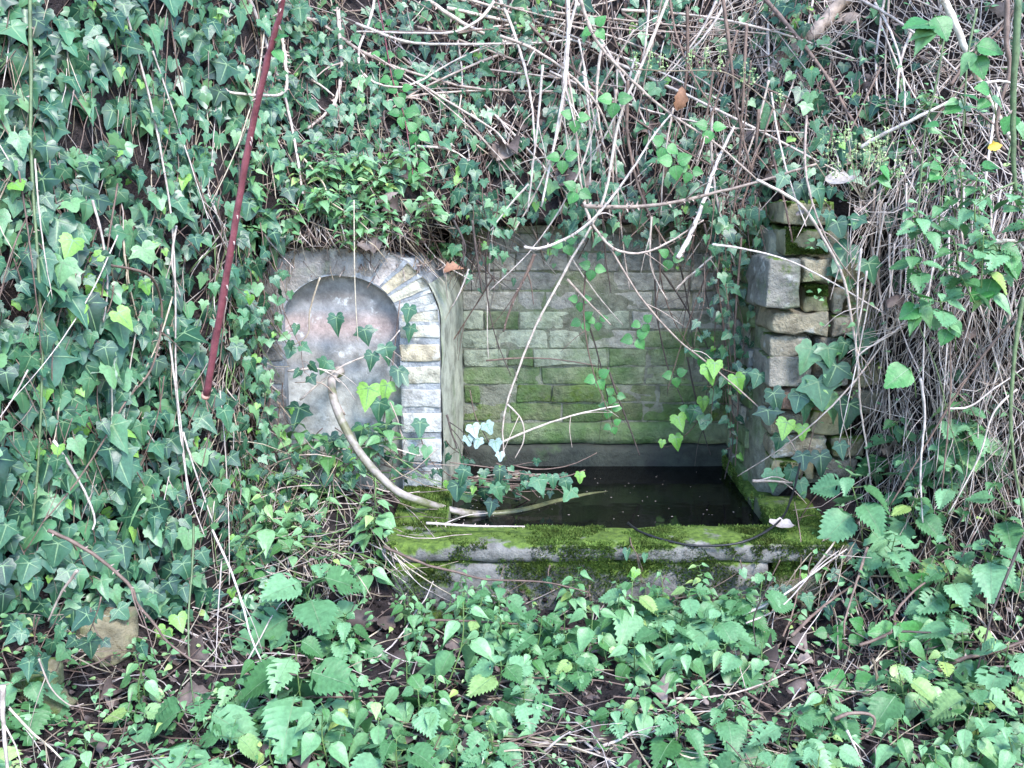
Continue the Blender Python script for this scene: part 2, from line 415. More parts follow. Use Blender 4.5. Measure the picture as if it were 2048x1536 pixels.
# ------------------------------------------------------------------ ground and bank: one sheet
WATER_Z = 0.0
BACK_Y = 4.10
def key(*p): return p
KEYS = [  # x : profile of (y, z), always 10 points: ground in front, foot, bank, top
    (-14.0, [(-14, -.3), (-1.5, -.3), (0.2, -.28), (.8, -.24), (1.0, -.1), (1.05, .3), (1.15, .95), (1.5, 1.7), (2.6, 2.8), (14, 4.2)]),
    (-2.6, [(-14, -.3), (-1.0, -.3), (0.8, -.28), (1.4, -.24), (1.6, -.1), (1.65, .3), (1.75, .95), (2.1, 1.7), (3.2, 2.8), (14, 4.2)]),
    (-1.8, [(-14, -.3), (-0.5, -.3), (1.4, -.27), (1.95, -.22), (2.08, -.1), (2.1, .3), (2.2, .95), (2.5, 1.7), (3.6, 2.8), (14, 4.2)]),
    (-1.28, [(-14, -.3), (0, -.3), (1.9, -.25), (2.42, -.2), (2.58, -.08), (2.62, .3), (2.72, .95), (3.0, 1.7), (4.1, 2.8), (14, 4.2)]),
    (-1.0, [(-14, -.3), (0, -.3), (2.0, -.23), (2.75, -.18), (3.0, -.06), (3.12, .3), (3.25, .95), (3.6, 1.7), (4.4, 2.8), (14, 4.2)]),
    (-.86, [(-14, -.3), (0, -.3), (2.0, -.22), (2.85, -.16), (3.3, -.02), (3.72, .03), (3.80, .86), (3.54, .93), (4.4, 2.1), (14, 4.2)]),
    (-.76, [(-14, -.3), (0, -.3), (2.0, -.22), (2.9, -.15), (3.3, .0), (3.72, .03), (3.80, .86), (3.555, .935), (4.5, 2.0), (14, 4.2)]),
    (-.45, [(-14, -.3), (0, -.3), (2.0, -.22), (2.93, -.14), (3.2, .04), (3.72, .03), (3.80, .86), (3.575, .93), (4.5, 1.95), (14, 4.2)]),
    (-.22, [(-14, -.3), (0, -.3), (2.0, -.22), (2.95, -.15), (3.15, -.3), (4.2, -.3), (4.24, .95), (3.89, 1.0), (4.55, 1.95), (14, 4.2)]),
    (.0, [(-14, -.3), (0, -.3), (2.0, -.22), (2.95, -.15), (3.15, -.3), (4.2, -.3), (4.24, .95), (3.97, .99), (4.6, 1.95), (14, 4.2)]),
    (.6, [(-14, -.3), (0, -.3), (2.0, -.22), (2.95, -.16), (3.15, -.3), (4.2, -.3), (4.24, .97), (3.97, 1.0), (4.55, 1.95), (14, 4.2)]),
    (.89, [(-14, -.3), (0, -.3), (2.0, -.22), (2.95, -.17), (3.15, -.3), (4.2, -.3), (4.24, 1.0), (3.89, 1.03), (4.5, 1.95), (14, 4.2)]),
    (1.0, [(-14, -.3), (0, -.3), (2.0, -.22), (2.85, -.17), (3.12, .02), (3.66, .05), (3.84, 1.02), (3.78, 1.14), (4.4, 1.95), (14, 4.2)]),
    (1.2, [(-14, -.3), (0, -.3), (2.0, -.21), (2.75, -.14), (3.1, .03), (3.62, .07), (3.74, .9), (3.70, 1.14), (4.25, 1.95), (14, 4.2)]),
    (1.5, [(-14, -.3), (0, -.3), (1.9, -.20), (2.5, -.12), (2.85, .03), (3.2, .20), (3.3, .8), (3.4, 1.1), (4.0, 1.95), (14, 4.2)]),
    (2.2, [(-14, -.3), (0, -.3), (1.5, -.20), (2.1, -.12), (2.45, .03), (2.8, .25), (2.9, .8), (3.0, 1.1), (3.7, 1.95), (14, 4.2)]),
    (14.0, [(-14, -.3), (0, -.3), (1.0, -.22), (1.6, -.14), (1.95, .03), (2.3, .25), (2.4, .8), (2.5, 1.1), (3.3, 1.95), (14, 4.2)]),
]
def profile(x):
    for (xa, pa), (xb, pb) in zip(KEYS, KEYS[1:]):
        if x <= xb:
            t = max(0.0, (x - xa) / (xb - xa)); t = t * t * (3 - 2 * t) if xb - xa < 0.4 else t
            return [Vector((lerp(a[0], b[0], t), lerp(a[1], b[1], t))) for a, b in zip(pa, pb)]
    return [Vector(p) for p in KEYS[-1][1]]
SEG = [3, 5, 26, 18, 12, 16, 18, 22, 14]
def build_ground():
    xs = [-14, -10, -7, -5, -4, -3.3] + list(np.arange(-2.8, 2.81, 0.035)) + [3.3, 4, 5, 7, 10, 14]
    V, F = [], []
    rows = sum(SEG) + 1
    for x in xs:
        p = profile(x)
        col = []
        for k, n in enumerate(SEG):
            for i in range(n):
                col.append(p[k].lerp(p[k + 1], i / n))
        col.append(p[-1])
        for q in col:
            v = Vector((x, q.x, q.y))
            near = 1.0 if abs(x) < 3.2 and 0.5 < q.x < 6 else 0.3
            hid = 0.25 if (-.8 < x < 1.02 and q.x > 3.05 and q.y < .96) else 1.0
            d = noise.noise_vector(v * 2.2) * 0.05 + noise.noise_vector(v * 7.0) * 0.02 + noise.noise_vector(v * 20.0) * 0.008
            V.append(v + d * near * hid)
    for i in range(len(xs) - 1):
        for j in range(rows - 1):
            a = i * rows + j
            F.append((a, a + rows, a + rows + 1, a + 1))
    mb = MB(); mb.add(V, F)
    o = mb.build('ground', M['soil']); o['kind'] = 'structure'
    solid(V, F)
build_ground()

# ------------------------------------------------------------------ back wall of the recess
def brick_obj(parent, base, x0, x1, y0, y1, z0, z1, mat, seed, rnd=0.010, rough=0.004, name='brick', rot=0.0):
    me = stone_mesh('brick', x1 - x0, y1 - y0, z1 - z0, seed, [mat], rnd, rough)
    o = link(name, me, parent, Vector(((x0 + x1) / 2, (y0 + y1) / 2, (z0 + z1) / 2)) - Vector(base))
    if rot: o.rotation_euler = (RND.uniform(-.4, .4) * rot, RND.uniform(-.5, .5) * rot, RND.uniform(-1, 1) * rot)
    return o
def noisy_box(x0, x1, y0, y1, z0, z1, step, amp, seed=0.0, rnd=0.012):
    """dense slab with rounded edges and uneven faces, in world coordinates"""
    bm = bmesh.new()
    nx, ny, nz = (max(2, int(round((b - a) / step))) for a, b in ((x0, x1), (y0, y1), (z0, z1)))
    def gridface(f, nu, nv):
        vs = [[bm.verts.new(f(i / nu, j / nv)) for j in range(nv + 1)] for i in range(nu + 1)]
        for i in range(nu):
            for j in range(nv): bm.faces.new((vs[i][j], vs[i + 1][j], vs[i + 1][j + 1], vs[i][j + 1]))
    X = lambda t: lerp(x0, x1, t); Y = lambda t: lerp(y0, y1, t); Z = lambda t: lerp(z0, z1, t)
    gridface(lambda u, v: (X(u), y0, Z(v)), nx, nz); gridface(lambda u, v: (X(1 - u), y1, Z(v)), nx, nz)
    gridface(lambda u, v: (x0, Y(1 - u), Z(v)), ny, nz); gridface(lambda u, v: (x1, Y(u), Z(v)), ny, nz)
    gridface(lambda u, v: (X(u), Y(v), z1), nx, ny); gridface(lambda u, v: (X(u), Y(1 - v), z0), nx, ny)
    bmesh.ops.remove_doubles(bm, verts=bm.verts[:], dist=1e-5)
    off = Vector((seed, seed * 2, 0))
    for v in bm.verts:
        p = v.co.copy()
        core = Vector((max(x0 + rnd, min(x1 - rnd, p.x)), max(y0 + rnd, min(y1 - rnd, p.y)), max(z0 + rnd, min(z1 - rnd, p.z))))
        d = p - core
        if d.length > 1e-6: p = core + d.normalized() * min(rnd, d.length)
        v.co = p + noise.noise_vector((p + off) * 5) * amp + noise.noise_vector((p + off) * 18) * amp * 0.6
    V = [v.co.copy() for v in bm.verts]; bm.verts.index_update()
    F = [tuple(v.index for v in f.verts) for f in bm.faces]
    bm.free()
    return V, F
def slab(name, parent, base, mat, *a, **k):
    V, F = noisy_box(*a, **k)
    mb = MB(); mb.add([v - Vector(base) for v in V], F)
    return mb.build(name, mat, parent)

XL, XR = -0.20, 0.92
wall = thing('brick_wall', (0.36, BACK_Y, 0), 'mossy pale brick wall closing the recess behind the water trough', 'wall')
WB = wall.location.copy()
slab('mortar_core', wall, WB, M['mortar'], XL - .05, XR + .06, BACK_Y + .003, BACK_Y + .2, -.25, 0.98, 0.016, 0.010, rnd=0.004)
slab('wet_plinth', wall, WB, M['wet'], XL, XR, BACK_Y - .045, BACK_Y + .03, -.25, .085, 0.03, 0.006, rnd=0.012)
slab('rendered_ledge', wall, WB, M['brick_green'], XL, XR, BACK_Y - .020, BACK_Y + .03, .088, .176, 0.03, 0.006, rnd=0.01)
zc = .180; row = 0
while zc < 0.97:
    h = 0.0765 * RND.uniform(0.97, 1.03)
    x = XL + (-(0.12 if row % 2 else 0.0)) - RND.uniform(0, .04)
    while x < XR:
        L = 0.215 * RND.choice([1, 1, 1, 1.5, 0.5, .7, 1.0]) * RND.uniform(.94, 1.06)
        a, b = max(x, XL), min(x + L, XR + .01)
        if b - a > 0.035:
            jy = RND.uniform(-.008, .004) + (RND.uniform(-.012, .012) if row < 3 else 0)
            lo = row < 5
            mat = M['brick_damp'] if row < 2 else M['brick_green'] if (row < 4 or (a > .35 and row < 6 and RND.random() < .8) or RND.random() < .10) else M['brick_wall']
            if 2 < row < 6 and a < .35 and RND.random() < .75: mat = M['brick_pale']
            brick_obj(wall, WB, a + .004, b - .004, BACK_Y + jy, BACK_Y + .1, zc + .003, zc + h - .003, mat, RND.uniform(0, 99), 0.004, 0.009 if lo else 0.006, rot=0.012)
        x += L
    zc += h; row += 1
solid_box(XL - .05, XR + .05, BACK_Y, BACK_Y + .2, -.25, .98)

# ------------------------------------------------------------------ arched niche
AY = 3.60
ACX = -0.606
IR, IRH, ISPR = 0.208, 0.172, 0.66        # inner arch: half width, rise, springing height
ORW, ORH = 0.350, 0.292
AB = 0.02
niche = thing('arched_niche', (ACX, AY, AB), 'arched brick niche with striped pale voussoirs and blind banded panel', 'niche')
NB = niche.location.copy()
def arch_pt(hw, rise, ang): return (ACX + hw * math.cos(ang), ISPR + rise * math.sin(ang))
def arch_outline(hw, rise, n=22):
    return [(ACX + hw, AB)] + [arch_pt(hw, rise, math.pi * i / n) for i in range(n + 1)] + [(ACX - hw, AB)]
# body: ring of mortar with the panel set back in it
inn = arch_outline(IR, IRH); out = arch_outline(ORW - .003, ORH - .003)
mb = MB(); n = len(inn)
V = []
for (x, z) in inn: V.append((x, AY - .001, z))
for (x, z) in out: V.append((x, AY - .001, z))
for (x, z) in out: V.append((x + (0.055 if x > ACX + .2 else 0) * 1.0, BACK_Y + .05, z))
for (x, z) in inn: V.append((x, AY + .075, z))
V = [(a - NB.x + noise.noise(Vector((a * 9, b * 9, c * 9))) * .004, b - NB.y + noise.noise(Vector((a * 7, c * 7, 3))) * .005, c - NB.z) for a, b, c in V]
F = []
for i in range(n - 1):
    F += [(i, n + i, n + i + 1, i + 1), (n + i, 2 * n + i, 2 * n + i + 1, n + i + 1), (i + 1, 3 * n + i + 1, 3 * n + i, i)]
mb.add(V, F)
mb.build('mortar_body', M['arch_mortar'], niche, smooth=False)
# side face towards the water
V, F = [], []
for i in range(13):
    for j in range(25):
        t = i / 12; z = lerp(AB, .80, j / 24)
        x0_ = ACX + ORW
        rr = 0 if z < ISPR else (1 - math.sqrt(max(0, 1 - ((z - ISPR) / ORH) ** 2))) * ORW
        p = Vector((x0_ + .052 * t + .004 - rr * (1 - .25 * t), AY + .012 + (BACK_Y - AY - .01) * t, z))
        V.append(p + noise.noise_vector(p * 9) * .006 - NB)
for i in range(12):
    for j in range(24):
        a = i * 25 + j; F.append((a, a + 25, a + 26, a + 1))
mb = MB(); mb.add(V, F); mb.build('side_render', M['side'], niche)
# recessed panel
pv = [(ACX, ISPR * .5)] + arch_outline(IR + .006, IRH + .006)
V, F = [], []
NX, NZ = 18, 34
for i in range(NX + 1):
    for j in range(NZ + 1):
        x = ACX + (IR + .008) * (2 * i / NX - 1); 
        top = ISPR + (IRH + .008) * math.sqrt(max(0, 1 - ((x - ACX) / (IR + .008)) ** 2))
        z = lerp(AB, max(top, ISPR), j / NZ)
        p = Vector((x, AY + .052, z))
        V.append(Vector((x, p.y + noise.noise(p * 6) * .012 + noise.noise(p * 20) * .004, z)) - NB)
for i in range(NX):
    for j in range(NZ):
        a = i * (NZ + 1) + j; F.append((a, a + NZ + 1, a + NZ + 2, a + 1))
mb = MB(); mb.add(V, F); mb.build('niche_panel', M['panel'], niche)
def voussoir(a0, a1, mat, seed):
    V, F = [], []
    N, K = 6, 4
    for layer, yy in enumerate((AY - .006, AY + .10)):
        for i in range(N + 1):
            an = lerp(a0, a1, i / N)
            for k in range(K + 1):
                t = k / K
                x, z = arch_pt(lerp(IR + .002, ORW, t), lerp(IRH + .002, ORH, t), an)
                edge = (i in (0, N)) or (k in (0, K))
                p = Vector((x, yy + (.004 if edge and layer == 0 else 0), z))
                p += noise.noise_vector((p + Vector((seed, 0, 0))) * 30) * .0035 + noise.noise_vector(p * 11) * .004
                V.append(p - NB)
    W = (N + 1) * (K + 1)
    for i in range(N):
        for k in range(K):
            a = i * (K + 1) + k
            F.append((a, a + 1, a + K + 2, a + K + 1))
    rim = [i * (K + 1) for i in range(N + 1)] + [N * (K + 1) + k for k in range(1, K + 1)] + [i * (K + 1) + K for i in range(N - 1, -1, -1)] + [k for k in range(K - 1, 0, -1)]
    for a, b in zip(rim, rim[1:] + rim[:1]): F.append((a, a + W, b + W, b))
    mb = MB(); mb.add(V, F); mb.build('voussoir', mat, niche)
NV = 15
vm = ['ochre', 'pink', 'cream', 'greyb', 'pink', 'greyb', 'ochre']
for i in range(5):
    g_ = .13 if i < 5 else .008
    a0 = math.pi * (i + g_) / NV; a1 = math.pi * (i + 1 - g_) / NV
    voussoir(a0, a1, M['arch_' + (['cream', 'greyb', 'cream', 'ochre'][i] if i < 4 else 'pink' if i == 4 else 'skim')], i * 3.3)
# the far side of the ring is smeared over with one skin of plaster
V, F = [], []
NA, NK = 40, 6
for i in range(NA + 1):
    an = lerp(math.pi * 5 / NV, math.pi, i / NA)
    for k in range(NK + 1):
        x, z = arch_pt(lerp(IR + .001, ORW, k / NK), lerp(IRH + .001, ORH, k / NK), an)
        p = Vector((x, AY - .006, z)); V.append(p + noise.noise_vector(p * 8) * .010 + noise.noise_vector(p * 30) * .004 + Vector((0, .006 if k in (0, NK) else 0, 0)) - NB)
for i in range(NA):
    for k in range(NK):
        a = i * (NK + 1) + k; F.append((a, a + 1, a + NK + 2, a + NK + 1))
mb = MB(); mb.add(V, F); mb.build('plaster_skin', M['arch_skim'], niche)
zj = AB + .01
jl = [('white', .10), ('white', .088), ('white', .072), ('greyb', .066), ('cream', .060), ('ochre', .060), ('cream', .058), ('cream', .05)]
k = 0
while zj < ISPR - .03:
    nm, h = jl[min(k, len(jl) - 1)]
    h = min(h, ISPR - zj - .004)
    for sx in (1, -1):
        a, b = sorted((ACX + sx * (IR + .002), ACX + sx * ORW))
        me = stone_mesh('jamb_brick', b - a, .11, h, RND.uniform(0, 99), [M['arch_' + (nm if sx > 0 else 'skim')]], .004, .005)
        link('jamb_brick', me, niche, Vector(((a + b) / 2, AY - .006 + .055, zj + h / 2)) - NB)
    zj += h + .022; k += 1
solid_box(ACX - ORW, ACX + ORW + .03, AY, BACK_Y, AB, ISPR + .2)

# ------------------------------------------------------------------ broken pier beside the recess
PY = 3.50
pier = thing('stone_pier', (1.02, PY, .05), 'crumbling pier of worn mossy blocks standing at the trough edge', 'pier')
PB = pier.location.copy()
slab('rubble_core', pier, PB, M['mortar'], .905, 1.19, PY + .13, BACK_Y + .12, -.2, .98, 0.05, 0.014, rnd=.02)
def zo(x, y): return (1400 + x * .41667, 360 + y * .41667)
PST = [  # zoom boxes of single stones, material, proud
    (400, 105, 640, 218, 'pier_moss', .06), (405, 232, 625, 366, 'pier_moss', .03),
    (300, 380, 482, 628, 'pier_grey', -.03), (492, 374, 645, 500, 'pier', .0), (500, 512, 628, 636, 'pier_moss', .015), (636, 520, 702, 640, 'pier', .03),
    (345, 634, 622, 748, 'pier', -.01), (632, 646, 745, 756, 'pier', .01), (345, 752, 545, 848, 'pier', .012), (548, 760, 700, 850, 'pier', .04),
    (325, 850, 538, 1000, 'pier', -.02), (545, 860, 720, 1000, 'pier', .035), (370, 1006, 545, 1104, 'pier_pink', .0), (550, 1010, 716, 1110, 'pier', .04), (722, 1010, 900, 1116, 'pier', .03),
    (340, 1110, 520, 1226, 'pier', .015), (525, 1115, 700, 1225, 'pier_moss', .035), (350, 1234, 622, 1334, 'pier', .0), (628, 1232, 790, 1330, 'pier_moss', .04),
    (345, 1340, 560, 1450, 'pier_moss', .01), (565, 1338, 760, 1440, 'pier', .05), (740, 880, 890, 1004, 'pier_moss', .05), (725, 640, 860, 760, 'pier_moss', .06), (706, 520, 830, 640, 'pier_moss', .06), (650, 380, 800, 505, 'pier_moss', .06),
]
for i, (xa, ya, xb, yb, mt, pr) in enumerate(PST):
    yy = PY + pr
    p0 = at_y(*zo(xa, yb), yy); p1 = at_y(*zo(xb, ya), yy)
    d = .24 if xa < 420 else .16
    brick_obj(pier, PB, p0.x, p1.x, yy, yy + d, p0.z + .003, p1.z - .003, M[mt], i * 7.7, 0.008, 0.016, name='stone_block', rot=0.05)
# bricks of the pier's inner return, seen from the side
zc = .0; row = 0
while zc < 1.0:
    h = .0765; y = PY + .25 + (.09 if row % 2 else 0)
    while y < BACK_Y - .01:
        y1 = min(y + .2, BACK_Y - .004)
        if y1 - y > .04:
            brick_obj(pier, PB, .885 + RND.uniform(-.008, .008), .99, y + .004, y1 - .004, zc + .004, zc + h - .003, M['brick_green'] if RND.random() < .7 else M['brick_wall'], RND.uniform(0, 99), .006, .007)
        y += .2
    zc += h; row += 1
solid_box(.89, 1.2, PY, BACK_Y, -.2, 1.06)

# ------------------------------------------------------------------ trough
TY0, TY1 = 3.01, 3.185
TZ = .06
tr = thing('stone_trough', (.33, TY0, -.3), 'mossy stone water trough with low front wall and coping', 'trough')
TB = tr.location.copy()
slab('coping', tr, TB, M['trough'], -.40, 1.06, TY0 - .004, TY1, -.005, TZ, .02, .008, rnd=.018)
slab('front_wall', tr, TB, M['trough'], -.38, .80, TY0 + .000, TY1 - .01, -.34, -.002, .024, .008, seed=3, rnd=.012)
slab('side_wall', tr, TB, M['trough_in'], .865, 1.05, TY1 + .003, PY + .02, -.25, TZ - .006, .03, .007, seed=5)
slab('side_wall', tr, TB, M['trough_in'], .865, .96, PY + .023, BACK_Y, -.25, TZ - .03, .03, .006, seed=6)
slab('side_wall', tr, TB, M['trough_in'], -.40, -.215, TY1 + .003, AY - .003, -.25, TZ - .003, .03, .007, seed=8)
slab('trough_bed', tr, TB, M['trough_in'], -.213, .863, TY1 + .003, BACK_Y - .05, -.30, -.26, .08, .004, seed=9)
solid_box(-.40, 1.06, TY0, TY1, -.34, TZ); solid_box(.865, 1.05, TY1, BACK_Y, -.25, TZ); solid_box(-.40, -.215, TY1, AY, -.25, TZ)
# loose stone under the coping's broken end
bl = link('wall_stone', stone_mesh('wall_stone', .17, .14, .20, 4.4, [M['pier_moss']], .03, .014), None, (.92, TY0 + .10, -.14))
tag(bl, 'dark mossy stone wedged under the broken end of the trough coping', 'stone')
# moss tufts on the coping, its face and the side walls: countless small shoots
def moss(name, parent, base, sampler, count, hmin, hmax, thr):
    mb = MB(); V = mb.v; F = mb.f
    for _ in range(count):
        p, nrm = sampler()
        if noise.fractal(p * 6.5, 0.7, 2.0, 4) + RND.uniform(-.12, .12) < thr: continue
        p = p - base
        h = RND.uniform(hmin, hmax)
        d = (nrm + Vector((RND.uniform(-.7, .7), RND.uniform(-.7, .7), RND.uniform(-.2, .6)))).normalized()
        s = d.orthogonal().normalized() * h * .38
        s.rotate(Matrix.Rotation(RND.uniform(0, 6.28), 3, d))
        o = len(V); b = p - nrm * .004
        V.extend([tuple(b - s), tuple(b + s), tuple(b + d * h + s * .2)]); F.append((o, o + 1, o + 2)); mb.m.append(0)
    return tag(mb.build(name, M['moss'], parent, smooth=False), kind='stuff')
U = RND.uniform
moss('moss', tr, TB, lambda: (Vector((U(-.39, 1.04), U(TY0, TY1 - .01), TZ + .002)), Vector((0, -.2, 1))), 32000, .004, .011, -.05)
moss('moss', tr, TB, lambda: (Vector((U(-.39, 1.04), TY0 - .006, TZ - abs(RND.gauss(0, .10)))), Vector((0, -1, .3))), 30000, .004, .011, .06)
moss('moss', tr, TB, lambda: (Vector((U(.868, 1.04), U(TY1, PY), TZ - .004)), Vector((0, 0, 1))), 6000, .006, .012, -.1)
moss('moss', tr, TB, lambda: (Vector((U(-.39, -.22), U(TY1, AY), TZ)), Vector((0, 0, 1))), 6000, .006, .014, -.1)
moss('moss', tr, TB, lambda: (Vector((.863, U(TY1, BACK_Y), U(0, TZ))), Vector((-1, 0, .3))), 3000, .005, .011, -.1)
def pier_top(px0, px1, py, yy):
    return lambda: ((lambda p: Vector((p.x, yy + U(0, .1), p.z)))(at_y(U(px0, px1), py, yy)), Vector((0, -.3, 1)))
def pier_face(px0, px1, py0, py1, yy):
    return lambda: (at_y(U(px0, px1), U(py0, py1), yy), Vector((0, -1, .3)))
moss('moss', pier, PB, pier_face(1572, 1655, 455, 508, PY + .022), 5000, .006, .013, -.08)
moss('moss', pier, PB, pier_face(1570, 1660, 405, 440, PY + .052), 3000, .006, .013, .0)
moss('moss', pier, PB, pier_face(1612, 1655, 572, 592, PY + .008), 1600, .006, .012, -.2)
moss('moss', pier, PB, pier_face(1560, 1610, 925, 960, PY + .0), 1500, .006, .012, -.1)

# water and what floats on it
mb = MB(); mb.add([(-.212, TY1 + .001, 0), (.864, TY1 + .001, 0), (.864, BACK_Y - .02, 0), (-.212, BACK_Y - .02, 0)], [(0, 1, 2, 3)])
mb.build('water', M['water'])['kind'] = 'structure'
mb = MB()
for _ in range(110):
    p = Vector((lerp(-.2, .85, RND.random() ** 1.5), U(TY1 + .02, BACK_Y - .1), .002)); s = U(.001, .0035)
    a = U(0, 6.28); mb.add([p + Vector((math.cos(a + q) * s * U(.6, 1.5), math.sin(a + q) * s, 0)) for q in (0, 1.57, 3.14, 4.7)], [(0, 1, 2, 3)])
tag(mb.build('floating_debris', M['cane_pale'], smooth=False), 'tiny pale specks floating on the dark trough water', 'debris', kind='stuff')

def BVH_GROUND(px, py):
    d = ray(px, py).normalized(); loc = BVHTree.FromPolygons(SOLID_V, SOLID_F).ray_cast(CAM, d)[0]
    return loc.y
# boulders at the foot of the ivy bank
for (px, py, Y, w_, h_, seed, lab) in ((180, 1300, 2.50, .14, .14, 2.2, 'pale ochre block of old masonry jutting from the foot of the ivy bank'),
                                      (50, 1420, 2.32, .11, .13, 5.2, 'yellow mossy lump of stone low under the ivy, beside the greenish cane')):
    p = at_y(px, py, BVH_GROUND(px, py) - .05)
    Y = p.y
    b = link('masonry_block', stone_mesh('masonry_block', w_, .12, h_, seed, [M['boulder']], .020, .030, 6), None, (p.x, Y + .10, p.z))
    b.rotation_euler = (-0.1, 0.05, 0.95); tag(b, lab, 'stone')

BVH = BVHTree.FromPolygons(SOLID_V, SOLID_F)
def hit(px, py):
    d = ray(px, py).normalized()
    loc, nrm, i, dist = BVH.ray_cast(CAM, d)
    if loc is None: return CAM + d * 4, Vector((0, -1, 0))
    if nrm.dot(d) > 0: nrm = -nrm
    return loc, nrm

# ------------------------------------------------------------------ leaf meshes (base at the origin, tip along +Y, upper side +Z, length 1)
def ivy_leaf_mesh(name, seed, blade):
    r = random.Random(seed)
    lw = r.uniform(.78, 1.2); lat = r.uniform(.66, 1.15); tl = r.uniform(.85, 1.2)
    half = [(.0, .05), (.10, -.09), (.26, -.13), (.39, -.05), (.39, .07), (.47, .16), (.58 * lat, .26), (.46, .34), (.33, .41), (.26, .56), (.15, .79), (0, 1.0 * tl)]
    half = [(x * lw + r.uniform(-.015, .015) * (x > 0), y + r.uniform(-.015, .015)) for x, y in half]
    left = [(-x * r.uniform(.94, 1.06), y + r.uniform(-.02, .02)) for x, y in half[1:-1]][::-1]
    ring = half + left
    c = Vector((0, .12, 0)); fold = r.uniform(-.15, .45); droop = r.uniform(-.1, .55); tw = r.uniform(-.4, .4)
    def zz(x, y): return fold * abs(x) * .8 - droop * max(0, y - .2) ** 2 - .25 * x * x + tw * x * (y - .3)
    V = [(0, .12, 0)]; n = len(ring)
    for x, y in ring:
        p = c.lerp(Vector((x, y, 0)), .52); V.append((p.x, p.y, zz(p.x, p.y) + .012 * math.sin(p.x * 23)))
    for x, y in ring: V.append((x, y, zz(x, y) - .02 * abs(x)))
    F = []; mi = []
    for i in range(n):
        j = (i + 1) % n
        F += [(0, 1 + i, 1 + j), (1 + i, 1 + n + i, 1 + n + j, 1 + j)]
    mb = MB(); mb.add(V, F, 0)
    tips = [(11, .026), (6, .02), (n - 6, .02), (3, .014), (n - 3, .014)]
    for k, wd in tips:
        a = Vector(V[0]); b = Vector(V[1 + k]); t = Vector(V[1 + n + k])
        d = (t - a); s = Vector((-d.y, d.x, 0)).normalized() * wd; u = Vector((0, 0, .008))
        mb.add([a - s + u, a + s + u, b - s * .6 + u, b + s * .6 + u, t.lerp(b, .06) + u], [(0, 2, 3, 1), (2, 4, 3)], 1)
    return mb.mesh(name, [blade, M['vein']])
def ovate_leaf_mesh(name, seed, blade, width=.33, teeth=12, tooth=.06, quilt=.02, acum=.0, droop=.25, fold=.15, base_heart=.05, N=None, vein=True):
    r = random.Random(seed)
    N = N or teeth * 2
    rows = []
    for i in range(N + 1):
        t = i / N
        wv = width * (math.sin(math.pi * t ** .58) ** 1.0) * (1 - acum * t * t)
        if t < .08: wv = max(wv, width * .35 * (t / .08) ** .5 if t > 0 else 0)
        y = t
        tj = (tooth if i % 2 else -tooth * .25) * (1 if 0 < i < N else 0)
        z = -droop * t * t
        q = quilt * (1 if i % 2 else -1) * (1 if 0 < i < N else 0)
        rw = []
        for k, f in enumerate((-1, -.5, 0, .5, 1)):
            x = f * wv
            yy = y + abs(f) * .10 * (1 - t) * 1.2 - (base_heart * abs(f) if t < .2 else 0)
            if abs(f) == 1: x += math.copysign(tj * 1.0, f); yy += tj * .9 if tj > 0 else 0
            rw.append((x, yy, z + fold * abs(x) - .45 * fold * abs(f) * abs(x) + (q if abs(f) == .5 else -q * .4 if abs(f) == 1 else -.012) + r.uniform(-.006, .006)))
        rows.append(rw)
    V = [p for rw in rows for p in rw]; F = []
    for i in range(N):
        for k in range(4):
            a = i * 5 + k
            if tooth > .05 and 2 < i < N - 4 and r.random() < .03 * (seed % 3): continue
            F.append((a, a + 1, a + 6, a + 5))
    mb = MB(); mb.add(V, F, 0)
    if vein:
        for i in range(0, N, 2):
            a = Vector(rows[i][2]); b = Vector(rows[min(i + 2, N)][2]); s = Vector((.010 * (1 - i / N) + .003, 0, 0)); u = Vector((0, 0, .012))
            mb.add([a - s + u, a + s + u, b + s * .8 + u, b - s * .8 + u], [(0, 1, 2, 3)], 1)
    return mb.mesh(name, [blade, M['vein']])
def dead_leaf_mesh(name, seed, blade):
    r = random.Random(seed); V, F = [], []
    cu = r.uniform(1.0, 2.6) * r.choice((-1, 1, 1)); cl = r.uniform(-1.0, 1.0); w_ = r.uniform(.26, .40)
    for i in range(9):
        t = i / 8; wv = w_ * (math.sin(math.pi * min(1, t ** .8 * .98 + .01)) ** .9) * (1 + .18 * math.sin(t * 21 + seed))
        for k in range(5):
            f = (k - 2) / 2; x = f * wv * r.uniform(.92, 1.06)
            V.append((x, t, cu * x * x + cl * (t - .5) ** 2 + .1 * f * (t - .5) + r.uniform(-.02, .02)))
    for i in range(8):
        for k in range(4):
            a = i * 5 + k; F.append((a, a + 1, a + 6, a + 5))
    mb = MB(); mb.add(V, F); return mb.mesh(name, [blade])
IVY = [ivy_leaf_mesh('ivy_leaf', i, M['ivy']) for i in range(14)]
IVYY = [ivy_leaf_mesh('young_ivy_leaf', 50 + i, M['ivy_young']) for i in range(3)]
IVY_SHEEN = [ivy_leaf_mesh('sheen_ivy_leaf', 70 + i, M['ivy_sheen']) for i in range(2)]
NET = [ovate_leaf_mesh('nettle_leaf', i, M['nettle'], .33 + .035 * (i % 3), 10, .075, .030, .2, .05 + .12 * (i % 5), .15 + .1 * (i % 4)) for i in range(9)]
PEL = [ovate_leaf_mesh('pellitory_leaf', 20 + i, M['pelli'],   .25 + .03 * (i % 3), 5, 0, .014, .45, .2 + .2 * (i % 3), .25, 0, 10) for i in range(5)]
BRA = [ovate_leaf_mesh('bramble_leaflet', 40 + i, M['bramble_leaf'], .42, 8, .03, .012, 0, .2, .2) for i in range(3)]
DEAD = [dead_leaf_mesh('dead_leaf', i, M['dead']) for i in range(6)]
RUST = [dead_leaf_mesh('rust_leaf', 9, M['rust_leaf'])]
